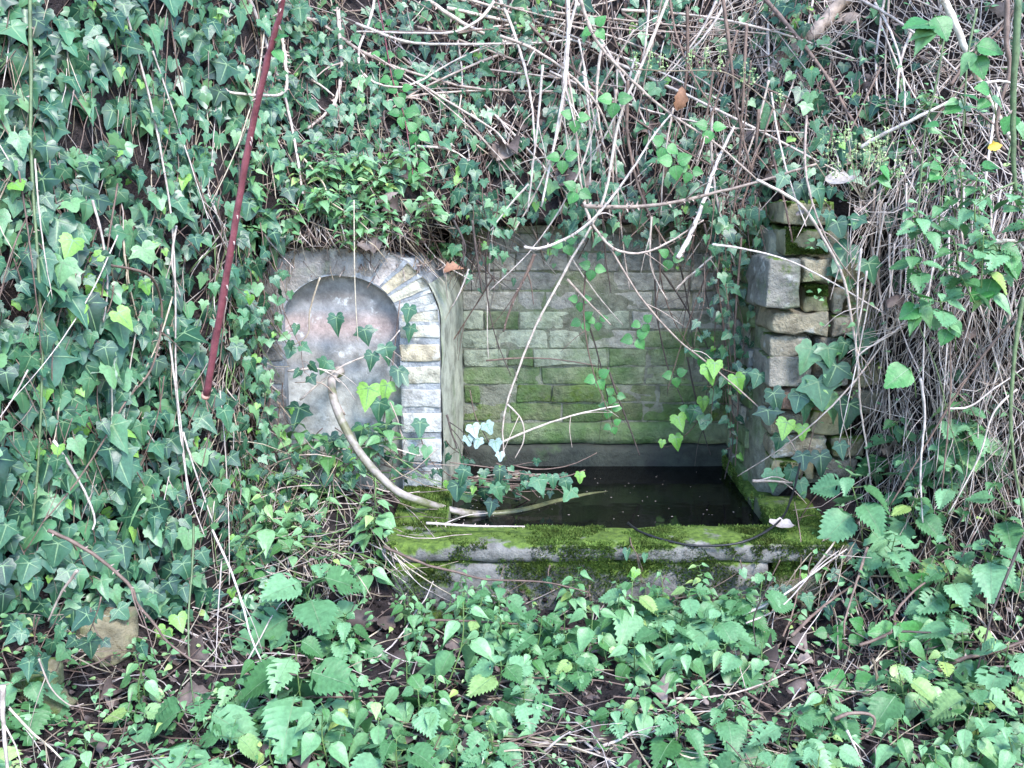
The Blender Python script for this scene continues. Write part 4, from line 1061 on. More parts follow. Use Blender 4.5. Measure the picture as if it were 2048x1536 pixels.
CT = [  # pixels, width, material, depth, thorns, label
    (za([(490, 1205), (760, 1212), (1080, 1170), (1500, 1065), (1850, 960)]), 10, 'cane', (3.62, 3.52), 1, 'thick pale thorny cane lying level across the top of the brick wall towards the pier'),
    (za([(140, 1445), (250, 1450), (450, 1360), (610, 1210), (760, 1010), (900, 790), (1000, 670)]), 7, 'cane_pale', 3.60, 1, 'bleached cane rising in an arc over the wall with its tip hooked outward'),
    (za([(490, 1180), (540, 1310), (660, 1450), (820, 1480), (1000, 1410), (1190, 1285)]), 7, 'cane', 3.62, 1, 'cane sagging in a wide U before the upper wall courses'),
    (za([(1040, 1510), (1120, 1360), (1200, 1150), (1270, 950), (1370, 740)]), 11, 'cane_pale', (3.55, 3.7), 1.3, 'stout very thorny bleached cane hanging steeply over the wall top'),
    (za([(0, 210), (200, 290), (400, 430), (560, 600), (640, 770), (735, 975)]), 7, 'cane', 3.72, 1, 'cane curving down over the ivy fringe, ending above the wall top'),
    (za([(470, 0), (560, 230), (760, 460), (1000, 670), (1250, 830), (1500, 1050)]), 8, 'cane', 3.66, 1, 'long straight cane slanting across the bank down to the level cane'),
    (za([(1300, -40), (1350, 350), (1380, 620), (1470, 1000)]), 8, 'cane_brown', 3.70, 0, 'straight brown stem dropping upright through the tangle over the wall'),
    (za([(1530, -30), (1700, 170), (1900, 430), (2048, 680), (2160, 860)]), 9, 'cane_brown', None, .6, 'brown cane slanting down the bank over the pier, past the fallen log'),
    (za([(400, -30), (390, 400), (330, 780), (240, 1210)]), 9, 'cane_pale', 3.68, 1, 'bleached thorny cane hanging almost plumb, its tip at the ivy fringe'),
    (za([(385, 390), (430, 640), (470, 1050), (500, 1190)]), 6, 'cane', 3.71, 1, 'slender cane forking off a bleached hanging cane'),
    (za([(250, 380), (215, 780), (160, 1240)]), 6, 'cane_pale', 3.67, 1, 'short pale cane hanging beside a longer bleached one'),
    (za([(985, -20), (850, 330), (700, 690), (600, 1180)]) + zb([(750, 280), (560, 640), (450, 920), (390, 1100), (370, 1250), (380, 1400)]), 7, 'cane', (3.72, 3.68), .6, 'very long thin cane hanging from the bank to the dark water'),
    (zb([(870, 0), (1000, 160), (1180, 450), (1400, 700), (1600, 860), (1831, 1060)]) + [(1567, 864), (1600, 918)], 5, 'cane', (3.66, 3.44), 0, 'thin cane crossing the brick wall on a long slant to the pier'),
    (zb([(560, 200), (500, 340), (430, 480), (375, 660)]), 8, 'cane_brown', 3.72, .6, 'short stubby dark cane pointing down before the upper wall'),
    (zb([(270, 830), (500, 815), (700, 825), (920, 860)]), 4, 'cane_brown', 3.92, 0, 'thin twig lying level against the middle of the brick wall'),
    (zb([(860, 560), (920, 750), (970, 950), (1010, 1150), (1030, 1270)]), 4, 'cane_dark', 3.90, 0, 'dark thin shoot hanging down the middle of the brick wall'),
    (zb([(990, 870), (1050, 1040), (1110, 1200), (1180, 1390)]), 5, 'cane_dark', 3.86, 0, 'dark twig dropping to the water from mid wall'),
    (zb([(350, 1320), (560, 1230), (800, 1150), (1060, 1095)]), 5, 'cane', 3.80, 0, 'pale twig slanting up from the water before the mossy lower wall'),
    (zb([(400, 1090), (480, 1180), (495, 1300), (440, 1410)]), 4, 'cane', 3.68, 0, 'small tan tendril curling in a half loop to the water'),
    (zb([(1270, 350), (1280, 560), (1340, 850), (1390, 970), (1450, 1110)]), 4, 'cane_dark', 3.92, 0, 'thin dark stem hanging crooked down the greener half of the wall'),
    (zb([(1460, 810), (1520, 1100), (1550, 1230), (1600, 1390)]), 4, 'cane_dark', 3.88, 0, 'thin dark stem reaching the water near the wall corner'),
    (zb([(1650, 180), (1500, 310), (1390, 410)]), 5, 'cane', 3.7, 0, 'short pale side twig near the corner strands of ivy'),
    (zb([(750, 350), (870, 480), (1010, 620)]), 6, 'cane', 3.74, .5, 'short pale broken cane slanting before the upper wall courses'),
    (zb([(960, 0), (975, 200), (1010, 430)]), 4, 'cane_dark', 3.76, 0, 'short dark stem in front of the top brick course'),
    (zb([(1250, -20), (1245, 270), (1340, 470)]), 5, 'cane', 3.72, .8, 'thorny cane with a kink hanging over the top courses'),
    (zb([(1290, 0), (1300, 300), (1280, 480)]), 4, 'cane_brown', 3.78, 0, 'brown stem hanging straight over the top courses'),
    (zb([(1560, 20), (1620, 320), (1680, 700), (1720, 1000), (1730, 1300), (1680, 1530)]), 5, 'cane_dark', 3.72, 0, 'dark root hanging the full height of the wall corner into the water'),
    (zb([(1780, 100), (1740, 700), (1760, 1100), (1745, 1450)]), 5, 'cane_brown', 3.70, 0, 'brown root hanging beside a darker one in the wall corner'),
    (zb([(190, 0), (230, 300), (250, 430)]), 6, 'cane_dark', 3.72, 0, 'short dark cane hanging at the niche corner of the wall'),
    (zb([(80, 0), (150, 160), (120, 260)]), 6, 'cane_dark', 3.62, 0, 'dark bent stub behind the niche top'),
    (zb([(170, 290), (120, 420), (70, 515)]), 4, 'cane_pale', 3.6, 0, 'pale split twig against the niche side'),
    (zb([(40, 1150), (70, 1260), (100, 1350)]), 5, 'cane_dark', 3.55, 0, 'dark twig leaning on the foot of the niche side'),
    (zd([(350, -20), (430, 180), (480, 330), (530, 470), (580, 620), (630, 850), (680, 1170)]), 9, 'cane_pale', None, .3, 'thick bleached stick hanging behind the red cane'),
    (zd([(520, -20), (550, 200), (575, 370), (570, 550), (400, 575), (150, 540)]), 9, 'cane', None, 1, 'grey cane that drops and bends sharply level towards the ivy'),
    (zd([(890, 50), (900, 200), (915, 400), (880, 600), (800, 700), (710, 775)]), 9, 'cane', None, 1, 'curved grey cane bowing like a bracket over the ivy'),
    (zd([(690, 460), (780, 510), (870, 580)]), 6, 'cane', None, 1, 'short cane branching into the bracket shaped one'),
    (zd([(1115, -20), (1080, 130), (1020, 290), (1030, 420), (1120, 500), (1270, 525), (1400, 480), (1550, 390), (1790, 270)]), 6, 'cane', None, 0, 'supple stem making a deep loop among the ivy over the niche'),
    (zd([(620, 90), (800, 150), (1000, 290), (1200, 390), (1450, 470), (1700, 530), (2048, 550), (2400, 540)]), 8, 'cane', None, 1, 'long thorny cane running down and levelling out across the bank'),
    (zd([(1100, 630), (1400, 570), (1800, 545), (2200, 560)]), 6, 'cane', None, 1, 'thin cane running level just under the long thorny one'),
    (zd([(1830, 10), (1750, 110), (1600, 190), (1400, 200), (1000, 190)]), 7, 'cane', None, 0, 'brown supple stem hooking level high on the bank'),
    (zd([(1400, -20), (1700, 170), (1950, 270), (2100, 330)]), 10, 'cane', None, 1, 'thick grey thorny cane slanting from the bank top'),
    (zd([(1000, 140), (1300, 250), (1600, 265), (2040, 260), (2300, 240)]), 7, 'cane', None, 1, 'level thorny cane high on the bank'),
    (zd([(1130, -20), (1170, 200), (1220, 480), (1290, 700), (1330, 950), (1345, 1100)]), 3.2, 'cane_red', None, .4, 'thin dark red bramble shoot with small leaves running down over the niche'),
    (zd([(1370, 500), (1600, 640), (1850, 800), (1920, 930)]), 6, 'cane', None, .5, 'tan cane arching over and down beside the wall top'),
    (zd([(1890, 320), (1640, 420), (1350, 560), (1180, 680)]), 6, 'cane', None, .6, 'cane slanting the opposite way across the looped stem'),
    (zd([(1610, 230), (1640, 480), (1600, 780), (1550, 940)]), 4, 'cane', None, 0, 'fine stem hanging in a slight curve over the niche'),
    (zd([(1370, 880), (1560, 900), (1680, 970)]), 6, 'cane', None, .3, 'short grey stick poking from the soil over the wall corner'),
    (zd([(2040, 1110), (1930, 1230), (1810, 1390)]), 5, 'cane', 3.7, .2, 'pale straight twig slanting down beside the wall top'),
    (zd([(640, 900), (800, 1100), (840, 1210), (980, 1300), (1080, 1390)]), 4, 'straw', None, 0, 'straw coloured stem trailing over the niche top'),
    ([(60, -20), (62, 150), (62, 300), (78, 560), (85, 700), (78, 900), (65, 1050)], 8, 'cane_green', None, .5, 'thick green ridged stem standing upright in the ivy bank'),
    ([(250, 20), (300, 200), (338, 400), (350, 560), (352, 750), (362, 850), (378, 980), (410, 1075)], 5, 'cane_pale', None, 0, 'long pale stem threading down through the ivy bank'),
    (zl([(430, 0), (480, 200), (500, 400), (480, 570)]), 6, 'cane_pale', None, .4, 'bleached stick hanging in the ivy with a snapped end'),
    (zl([(500, 300), (690, 350), (750, 480), (740, 660), (690, 810), (590, 930), (480, 1120), (350, 1320), (200, 1500)]), 6, 'cane_brown', None, .5, 'brown bramble cane arching over the ivy like a question mark'),
    (zl([(250, 1120), (340, 1260), (400, 1370), (440, 1480), (430, 1536)]), 7, 'cane_pale', None, 0, 'pale stem bending down among broad ivy leaves'),
    (zl([(820, 120), (800, 300), (840, 450)]), 5, 'cane_pale', None, 0, 'pale straight stem in the ivy beside the red cane'),
    (zl([(780, 600), (820, 900), (840, 1100), (880, 1400)]), 5, 'cane_pale', None, 0, 'pale stem hanging in the ivy below the red cane'),
    (zl([(850, 1080), (900, 1240), (990, 1500)]), 5, 'cane_pale', None, 0, 'pale forked stem leading down to the nettles'),
    (zg([(310, 0), (580, 140), (830, 350), (890, 480), (1000, 610), (1090, 730), (1350, 920)]), 8, 'cane_brown', 2.42, .6, 'reddish brown thorny cane arching from the ivy down to the soil'),
    (zg([(1250, -40), (1240, 250), (1215, 600), (1230, 950), (1260, 1150)]), 5, 'cane_green', (2.75, 2.40), 0, 'pale green upright stem rising behind the serrated nettle leaves'),
    (zg([(1370, 0), (1480, 240), (1570, 500), (1620, 690), (1720, 900), (1860, 1030)]), 5, 'cane_pale', (2.85, 2.45), 0, 'pale jointed stem falling across the soil to the nettles'),
    (zg([(500, 260), (400, 400), (310, 590)]), 7, 'cane', 2.38, .3, 'grey knobbly stick in front of broad ivy leaves'),
    (zg([(1430, 200), (1410, 480), (1390, 900)]), 3, 'cane_pale', (2.8, 2.5), 0, 'fine pale stalk standing over the bare soil'),
    (zg([(250, 830), (330, 1020), (450, 1130), (540, 1120)]), 4, 'cane', 2.35, 0, 'thin grey shoot bowing before the ochre masonry'),
    (zg([(20, 1000), (20, 1250), (50, 1560)]), 12, 'cane', 2.05, .2, 'greenish grey cane at the very foot of the ivy'),
    (zg([(60, 1150), (200, 1300), (320, 1400), (400, 1480)]), 6, 'straw', 2.2, 0, 'straw stem lying on the soil by the ivy foot'),
    (ze([(840, -20), (920, 150), (1000, 350), (1080, 520), (1180, 690), (1240, 820)]), 16, 'birch', 3.05, 0, 'speckled pale birch stem leaning on the bank over the pier'),
    (ze([(1225, -20), (1220, 250), (1240, 420), (1180, 620), (1160, 780), (1210, 890)]), 11, 'cane_brown', 2.95, 0, 'crooked brown sapling stem crossing the birch stem'),
    (ze([(1290, -20), (1265, 500), (1260, 900), (1275, 1130)]), 15, 'cane_green', 2.70, .3, 'straight thick green cane standing upright beside the birch stem'),
    (ze([(500, -20), (470, 180), (450, 350), (455, 600), (470, 720)]), 6, 'cane_pale', None, .3, 'pale stem standing upright on the bank over the pier'),
    (ze([(655, 190), (590, 380), (570, 620)]), 7, 'cane_pale', None, .6, 'knobbly pale stick leaning on the bank over the pier'),
    (ze([(525, -20), (510, 250), (500, 520), (515, 660)]), 5, 'cane', None, 0, 'tan stem standing beside the pale upright one'),
    (ze([(860, 190), (790, 560), (740, 760), (710, 1100), (680, 1500)]) + zf([(520, 400), (545, 560), (640, 800), (700, 1050), (760, 1250), (800, 1536)]), 4, 'cane_green', 3.05, 0, 'long whippy green stem hanging in front of the curtain of dry stems'),
    (ze([(1045, 50), (990, 350), (960, 800), (910, 1150)]), 5, 'cane_green', 2.95, 0, 'thin pale green stem beside the birch stem'),
    (ze([(360, 870), (480, 800), (700, 690), (920, 580)]), 10, 'cane_pale', None, 0, 'split pale branch lying across the slope over the pier'),
    (ze([(370, 1130), (480, 1060), (560, 1060), (680, 1050)]), 6, 'cane_pale', None, 0, 'pale bent stick over the pier top'),
    (ze([(890, 500), (1000, 350), (1190, 170), (1260, 60)]), 8, 'cane_brown', None, 0, 'brown branch slanting behind the birch stem'),
    (ze([(1100, 490), (1200, 480), (1323, 520)]), 7, 'cane_pale', 2.9, 0, 'pale branch arching out beside the green cane'),
    (zf([(1040, 130), (930, 150), (860, 220), (740, 400), (700, 620), (700, 900), (660, 1350)]), 6, 'cane_brown', 2.92, 0, 'dark brown wiry sapling stem bending over the dry stems'),
    (zf([(1040, 450), (1000, 700), (980, 1000), (1000, 1250), (1050, 1500)]), 9, 'cane_green', 2.62, 0, 'smooth pale green stem standing in front of the dry stems'),
    (zf([(870, 200), (960, 190), (1010, 200), (1060, 250)]), 11, 'birch', 2.8, 0, 'short speckled birch branch among the pale leaves'),
    (zf([(1000, 540), (840, 740), (680, 980), (540, 1220), (420, 1420)]), 6, 'cane_brown', 3.05, .4, 'reddish brown cane slanting across the curtain of dry stems'),
    (zf([(690, 970), (790, 960), (900, 880), (1043, 780)]), 5, 'cane_pale', 3.0, 0, 'pale twig curving upward across the dry stems'),
    ([(1513, 359)] + zf([(0, 20), (120, 200), (200, 360), (240, 560), (270, 760), (280, 950), (310, 1150), (330, 1340)]), 7, 'cane', (3.42, 3.38), .4, 'long cane running over the pier top and down its outer edge'),
    ([(1425, 489), (1483, 497), (1579, 522)] + zf([(180, 400), (380, 520), (470, 570)]), 5, 'cane_pale', 3.42, 0, 'thin pale stem crossing the pier on a slant below its mossy blocks'),
    (zf([(500, 550), (430, 620), (300, 700), (260, 740)]), 5, 'cane_pale', 3.36, 0, 'pale forked twig at the outer edge of the pier'),
    (zf([(310, 330), (290, 480), (260, 650), (265, 760)]), 5, 'cane_pale', 3.38, 0, 'pale stem bending along the outer edge of the pier'),
    (zf([(1010, 880), (900, 990), (830, 1200), (690, 1460)]), 5, 'cane', 2.9, 0, 'tan stem slanting low in front of the dry stems'),
    (zf([(560, 830), (580, 1000), (560, 1250), (570, 1500)]), 6, 'cane_pale', 3.0, 0, 'pale straight stem standing low before the dry stems'),
    (zh([(1060, 110), (1000, 300), (920, 560), (915, 670)]), 6, 'cane_brown', (2.95, 2.72), .4, 'reddish brown shoot rooted in the bare soil by the coping end'),
    (zh([(580, 670), (760, 500), (980, 340)]), 8, 'cane_brown', (2.72, 2.95), .3, 'brown cane lying across the bare soil by the coping end'),
    (zh([(270, 535), (500, 430), (720, 270), (930, 120)]), 6, 'cane_pale', (2.80, 3.0), 0, 'pale split stem leaning against the broken coping end'),
    (zh([(290, 590), (520, 480), (740, 240), (880, 130)]), 4, 'cane_pale', (2.78, 2.97), 0, 'thin pale stem leaning beside the split one'),
    (zh([(1500, 890), (1650, 820), (1850, 770), (2060, 700)]), 11, 'cane_brown', 2.55, .2, 'thick brown branch lying low behind the lush nettles'),
    (zh([(2040, 50), (1950, 270), (1850, 530), (1750, 900)]), 7, 'cane_dark', (2.65, 2.5), .5, 'dark thorny cane standing slanted among low nettles'),
    (zh([(1010, 730), (1220, 640), (1240, 520), (1400, 350), (1600, 250), (1740, 10)]), 7, 'cane_brown', (2.6, 2.85), .3, 'olive brown cane bowing up from the soil through nettles'),
    (zh([(1220, 640), (1500, 650), (1700, 660)]), 5, 'cane_dark', 2.62, 0, 'dark runner lying level behind the bramble leaves'),
    (zh([(930, 1270), (1050, 1520)]), 6, 'cane_pale', 2.22, 0, 'short bleached stick lying on the bare soil'),
    (zh([(1090, 820), (1110, 880), (1140, 1150)]), 7, 'straw', 2.45, 0, 'mottled broken stick standing in the soil among nettles'),
    (zh([(850, 1200), (950, 1160), (1080, 1170), (1100, 1240), (1000, 1330), (800, 1360)]), 8, 'cane_brown', 2.30, .2, 'brown cane looping over the bare soil'),
    (zh([(260, 1090), (400, 1180), (430, 1260)]), 6, 'straw', 2.36, 0, 'straw stick lying among dead leaves'),
    (zh([(470, 1170), (620, 1060), (870, 980)]), 4, 'straw', 2.42, 0, 'thin straw stalk lying over a dead leaf'),
    (zi([(880, 1440), (1080, 1370), (1240, 1290)]), 9, 'cane_pale', 2.26, 0, 'stout bleached stick lying on the littered ground'),
    (zi([(1100, 1160), (1260, 1140), (1450, 1190)]), 7, 'cane', 2.42, 0, 'grey twig bowed over the littered ground'),
    (zi([(620, 1440), (720, 1350), (810, 1290)]), 6, 'cane_pale', 2.25, 0, 'short bleached twig propped on the litter'),
    (zi([(1520, 1240), (1530, 1370), (1540, 1450)]), 6, 'cane_pale', 2.25, 0, 'pale upright stub standing in the litter'),
    (zi([(160, 1450), (300, 1430), (480, 1410)]), 6, 'straw', 2.2, 0, 'greenish straw stalk lying flat on the litter'),
    ([(766, 1093), (852, 1129), (913, 1144), (974, 1159), (1086, 1164), (1178, 1185)], 6, 'cane_brown', 2.86, 0, 'brown stem running level across the face of the trough'),
    ([(860, 1240), (960, 1243), (1060, 1250), (1180, 1262)], 5, 'cane_brown', 2.78, 0, 'brown stem lying behind the nettles under the trough'),
    ([(852, 1046), (950, 1052), (1050, 1053)], 6, 'cane_pale', 3.10, 1.2, 'bleached thorny twig lying on the trough coping'),
    ([(1505, 962), (1545, 962), (1585, 966)], 7, 'cane', 3.42, 0, 'short grey twig lying on the trough side wall by the pier'),
    ([(575, 742), (640, 738), (680, 765)], 5, 'cane', 3.5, 0, 'dark crooked twig resting on the pipe end'),
    ([(690, 830), (650, 770), (590, 765)], 4, 'cane', 3.5, 0, 'thin tan twig crossing the niche panel to the pipe'),
    ([(600, 800), (680, 735), (760, 700), (800, 660)], 5, 'cane', 3.56, 0, 'grey woody vine lying diagonally over the niche panel'),
    ([(640, 555), (620, 620), (615, 670), (583, 692)], 4, 'straw', 3.5, 0, 'pale green tendril hanging over the niche panel'),
    ([(708, 400), (709, 540), (712, 620), (716, 680)], 3, 'straw', 3.5, 0, 'straight thin tendril hanging down the middle of the niche panel'),
    ([(780, 805), (795, 840), (805, 880)], 4, 'cane', 3.52, 0, 'short twig standing before the niche jamb'),
    (zh([(470, 300), (420, 380), (340, 560), (350, 760), (280, 900)]), 4, 'cane_dark', 2.7, 0, 'thin dark nettle stalk standing before the trough end'),
]
for pix, wp, mt, dp, th, lab in CT:
    cane(pix, wp, mt, lab, dp, RND.uniform(.05, .12), th, .5)
# red cane held out in front, with its cut end
t = cane([(567, -60), (562, 20), (540, 100), (515, 205), (490, 330), (462, 500), (435, 660), (413, 788)], 11.5, 'cane_red', 'dark red bramble cane hanging free in front of the ivy, cut at its end', (1.72, 1.86), 0, .8, 1.5, sides=10)
p = at_y(412, 790, 1.862); q = at_y(410, 797, 1.863)
mb = MB(); mb.tube([p - t.location, q - t.location], [.0080, .0070], 10); mb.build('cut_end', M['cut'], t)
p = at_y(518, 207, 1.755)
for k, (dx, dz) in enumerate(((.03, .012), (.022, -.025))):
    leaf_obj('leaf', BRA[k], t, t.location, at_y(548, 80 + k * 18, 1.75), (dx, -.01, dz), (.2, -.6, 1), .026)
# fallen log
t = cane(za([(2080, -60), (1960, 50), (1830, 200), (1680, 330), (1560, 440)]), 30, 'cane', 'weathered pale log lying on the slope over the pier', None, .03, 0, .8, 'fallen_log', 'log', sides=9)
# pipe into the trough
P = [at_y(680, 742, AY + .03), at_y(664, 756, AY - .03), at_y(668, 800, 3.50), at_y(690, 855, 3.45), at_y(730, 920, 3.38), at_y(790, 980, 3.32), at_y(840, 1002, 3.29), at_z(900, 1020, .035), at_z(960, 1029, .004), at_z(1040, 1022, .0), at_z(1120, 1002, -.002), at_z(1200, 988, -.008), at_z(1300, 990, -.022)]
path = smooth_path(P, 60)
pipe = thing('water_pipe', P[0], 'pale bent pipe running from the niche panel down into the dark trough water', 'pipe')
mb = MB(); mb.tube([p - P[0] for p in path[:41]], [lerp(.0155, .0115, i / 59) * RND.uniform(.95, 1.05) for i in range(41)], 12); mb.build('tube', M['pipe'], pipe)
mb = MB(); mb.tube([p - P[0] for p in path[39:]], [lerp(.0125, .0095, i / 20) for i in range(21)], 12); mb.build('wet_tube', M['pipe_wet'], pipe)
i = 38; mb = MB(); mb.tube([path[k] - P[0] for k in (36, 37, 38)], .0150, 12); mb.build('joint_sleeve', M['pipe'], pipe)
mb = MB(); mb.tube([path[k] - P[0] for k in (0, 1, 2)], .020, 12); mb.build('socket', M['pipe'], pipe)
# black cable over the coping
P = [at_z(1256, 1046, .075), at_z(1284, 1065, .07), at_y(1345, 1084, 3.02), at_y(1411, 1092, 2.995), at_y(1492, 1082, 3.0), at_y(1558, 1043, 3.12), at_y(1584, 992, 3.3), at_y(1599, 931, 3.42), at_y(1602, 915, 3.46)]
mb = MB(); pt = smooth_path(P, 50); mb.tube([p - P[0] for p in pt], [.0036 * (1.35 if k % 4 == 0 else 1) for k in range(50)], 6)
tag(mb.build('black_cable', M['wire'], None, loc=P[0]), 'black knotted cable looping over the mossy coping up to the pier', 'cable')

# procedural companions: more canes of the same tangle
def rcane(n, box, ang, L, wd, mats, label, group, lift=(.02, .12), th=.5, depth=None):
    for _ in range(n):
        x, y = RND.uniform(box[0], box[2]), RND.uniform(box[1], box[3]); a = R(RND.gauss(*ang)); l_ = RND.uniform(*L); c = RND.gauss(0, .12)
        pix = []
        for k in range(5):
            u = k / 4; aa = a + c * (u - .3) * 2
            pix.append((x + math.cos(aa) * l_ * u, y + math.sin(aa) * l_ * u))
        cane(pix, RND.uniform(*wd), RND.choice(mats), label + ' ' + where(*pix[2]), RND.uniform(*depth) if depth else None, RND.uniform(*lift), th, .4, group=group, sides=5)
rcane(30, (1040, -60, 1560, 230), (100, 14), (180, 420), (4, 8), ['cane', 'cane', 'cane_pale', 'cane_brown'], 'hanging bare bramble cane', G1, depth=(3.66, 3.84))
rcane(22, (700, -60, 1300, 160), (25, 22), (250, 600), (4, 8), ['cane', 'cane', 'cane_brown'], 'sprawling bare thorny cane', 'canes across the bank', th=.9)
rcane(22, (1500, -60, 2050, 250), (75, 35), (150, 420), (4, 7), ['cane', 'cane_pale', 'cane_brown'], 'bare leaning stem', 'stems over the pier')
rcane(26, (-60, -60, 560, 800), (88, 16), (180, 420), (3, 6), ['cane_pale', 'cane', 'straw', 'cane_brown'], 'thin bare stem hanging through ivy', 'stems in the ivy', (.06, .14), .2)
rcane(24, (1720, 330, 2060, 620), (95, 12), (250, 520), (4, 6), ['cane_pale', 'cane', 'cane_pale'], 'pale hanging dry stem', 'stems of the dry curtain', (.10, .2), 0)
rcane(12, (880, 912, 1040, 975), (10, 9), (80, 200), (2.5, 4), ['straw', 'cane_brown', 'cane_brown'], 'twig lying over the water', 'twigs over the water', th=0, depth=(3.4, 3.7))
rcane(16, (940, 430, 1480, 560), (95, 12), (90, 300), (3, 4.5), ['cane_dark', 'cane_brown', 'cane'], 'thin hanging root', 'roots before the wall', th=0, depth=(3.74, 3.95))
rcane(34, (560, 1370, 1500, 1520), (12, 20), (150, 420), (4, 7), ['straw', 'cane', 'cane_brown', 'cane_green'], 'dry stalk lying in litter', 'stalks on the ground', (.01, .04), 0)
rcane(14, (1500, 1150, 2050, 1500), (-30, 40), (100, 300), (4, 6), ['straw', 'cane', 'cane_brown'], 'dry stalk lying among nettles', 'stalks among nettles', (.01, .05), 0)

# ------------------------------------------------------------------ masses of thin stems nobody could count
KEEP = [((1540, 392, 1690, 970), 1.0), ((585, 545, 885, 870), .85), ((900, 560, 1450, 900), .7)]
def kept_out(px, py, f=1.0):
    for (a, b, c, d), pr in KEEP:
        if a < px < c and b < py < d: return RND.random() < pr * f
    return False
def stem_mass(name, label, mats, n, sampler, sides=3, segs=6):
    mb = MB()
    for _ in range(n):
        x, y, a, l_, wd, curl, lift = sampler()
        pts = []; px, py = x, y; prev = None
        for k in range(segs):
            if kept_out(px, py): break
            p, nm = hit(px, py)
            Y = p.y - lift * (.3 + math.sin(math.pi * k / (segs - 1)) * .9)
            if prev is not None: Y = max(min(Y, prev + .06), prev - .06)
            Y = min(Y, p.y - .003); prev = Y
            pts.append(at_y(px, py, Y))
            px += math.cos(a) * l_ / segs; py += math.sin(a) * l_ / segs; a += curl + RND.gauss(0, .12)
        if len(pts) < 2: continue
        r = wd * .5 * mpp(pts[0])
        mb.tube(pts, [r * lerp(1, .5, k / (segs - 1)) for k in range(len(pts))], sides, RND.randrange(len(mats)), cap=False)
    return tag(mb.build(name, [M[m] for m in mats]), label, 'stems', kind='stuff')
G = RND.gauss
stem_mass('dry_stems', 'pale curtain of countless dry stems hanging beside the stone pier', ['cane_pale', 'cane', 'cane', 'dry'], 1400,
          lambda: (U(1740, 2330), U(300, 900), R(G(95, 24)), U(90, 380), U(1.5, 3.1), G(0, .13), U(.01, .18)))
stem_mass('dry_stems', 'grey brown thatch of dead stems on the bank over the pier', ['dry', 'cane', 'cane_pale', 'cane'], 1500,
          lambda: (U(1430, 2330), U(-300, 430), R(G(80, 55)), U(90, 330), U(1.5, 3.3), G(0, .16), U(.005, .08)))
stem_mass('dry_stems', 'dark dead stems packed under the canes over the brick wall', ['dry', 'cane_brown', 'cane_brown', 'cane'], 420,
          lambda: (U(940, 1580), U(-200, 330), R(G(104, 22)), U(90, 280), U(2.2, 4.4), G(0, .12), U(.005, .10)))
stem_mass('dry_stems', 'thin dead stems lying among the ivy over the niche', ['dry', 'cane_brown', 'straw'], 480,
          lambda: (U(500, 1000), U(-200, 470), R(G(70, 45)), U(80, 260), U(2, 4), G(0, .1), U(.005, .05)))
stem_mass('dry_stems', 'thin pale stems hanging inside the ivy on the bank', ['straw', 'dry', 'cane_brown'], 520,
          lambda: (U(-300, 540), U(-300, 1000), R(G(88, 18)), U(100, 330), U(2, 4), G(0, .05), U(.01, .08)))
stem_mass('dry_stems', 'straw coloured tangle of dead stems against the niche edge and below', ['straw', 'dry', 'cane', 'green_stem'], 430,
          lambda: (U(450, 760), U(880, 1150), R(G(75, 50)), U(110, 300), U(2.2, 4.2), G(0, .18), U(.01, .13)) if RND.random() < .6 else (U(420, 545), U(430, 1000), R(G(92, 26)), U(70, 240), U(2.2, 4.2), G(0, .10), U(.01, .1)))
stem_mass('dry_stems', 'dead stalks and twigs littering the ground before the trough', ['straw', 'dry', 'cane_brown', 'dry', 'cane_brown'], 1000,
          lambda: (U(-200, 2250), 1190 + 480 * RND.random() ** .7, R(G(15, 40)), U(60, 280), U(2, 4.5), G(0, .08), U(.005, .06)))
stem_mass('dry_stems', 'dry stems lying low under the nettles beside the dry curtain', ['dry', 'straw', 'cane_brown'], 520,
          lambda: (U(1640, 2330), U(880, 1350), R(G(85, 35)), U(60, 240), U(2, 4.2), G(0, .06), U(.005, .08)))
stem_mass('dry_stems', 'hair thin roots trailing on the niche top and wall corner', ['straw', 'cane_brown', 'dry'], 230,
          lambda: (U(540, 960), U(420, 515), R(G(80, 30)), U(60, 190), U(1.6, 3), G(0, .1), U(.01, .05)))

# ------------------------------------------------------------------ leafy plants
def plant(kind, label, group, base, apex, pairs, lmax, meshes, name, cat, stem='green_stem', petiole=.25, droop=.35, tipsz=.35, wide=1.0, stem_r=.0024, bunch=1.0):
    base = Vector(base); apex = Vector(apex)
    t = thing(name, base, label, cat, group)
    mid = base.lerp(apex, .5) + Vector((RND.uniform(-.1, .1), RND.uniform(-.1, .05), 0)) * (apex - base).length
    path = smooth_path([base, mid, apex], 12)
    mb = MB(); mb.tube([p - base for p in path], [lerp(stem_r, stem_r * .55, i / 11) for i in range(12)], 5)
    ax = (apex - mid).normalized(); rot = RND.uniform(0, 3.14)
    for k in range(pairs):
        u = lerp(.30, 1.0, (k / max(1, pairs - 1)) ** (.85 * bunch)); i = min(11, int(u * 11)); p = path[i]
        sz = lmax * (lerp(1, tipsz, ((k) / max(1, pairs - 1)) ** 1.6)) * RND.uniform(.85, 1.12)
        rot += 1.57 + RND.gauss(0, .25)
        for s in (0, math.pi):
            an = rot + s + RND.gauss(0, .2); out = Vector((math.cos(an), math.sin(an), 0))
            up = lerp(.35, .8, k / pairs)
            q = p + (out + Vector((0, 0, up * .6))).normalized() * sz * petiole
            tip = (out + Vector((0, -.12, -droop * RND.uniform(.4, 1.5) + (up - .3) * .5)))
            nrm = Vector((0, -.35, 1)) + rv(.3)
            leaf_obj('leaf', RND.choice(meshes), t, base, q, tip, nrm, sz, wide * RND.uniform(.88, 1.1))
            mb.tube([p - base, q - base + tip.normalized() * sz * .06], .0013, 3, cap=False)
    mb.build('stem', M[stem], t)
    return t
def ground_base(px, py): return hit(px, py)[0]
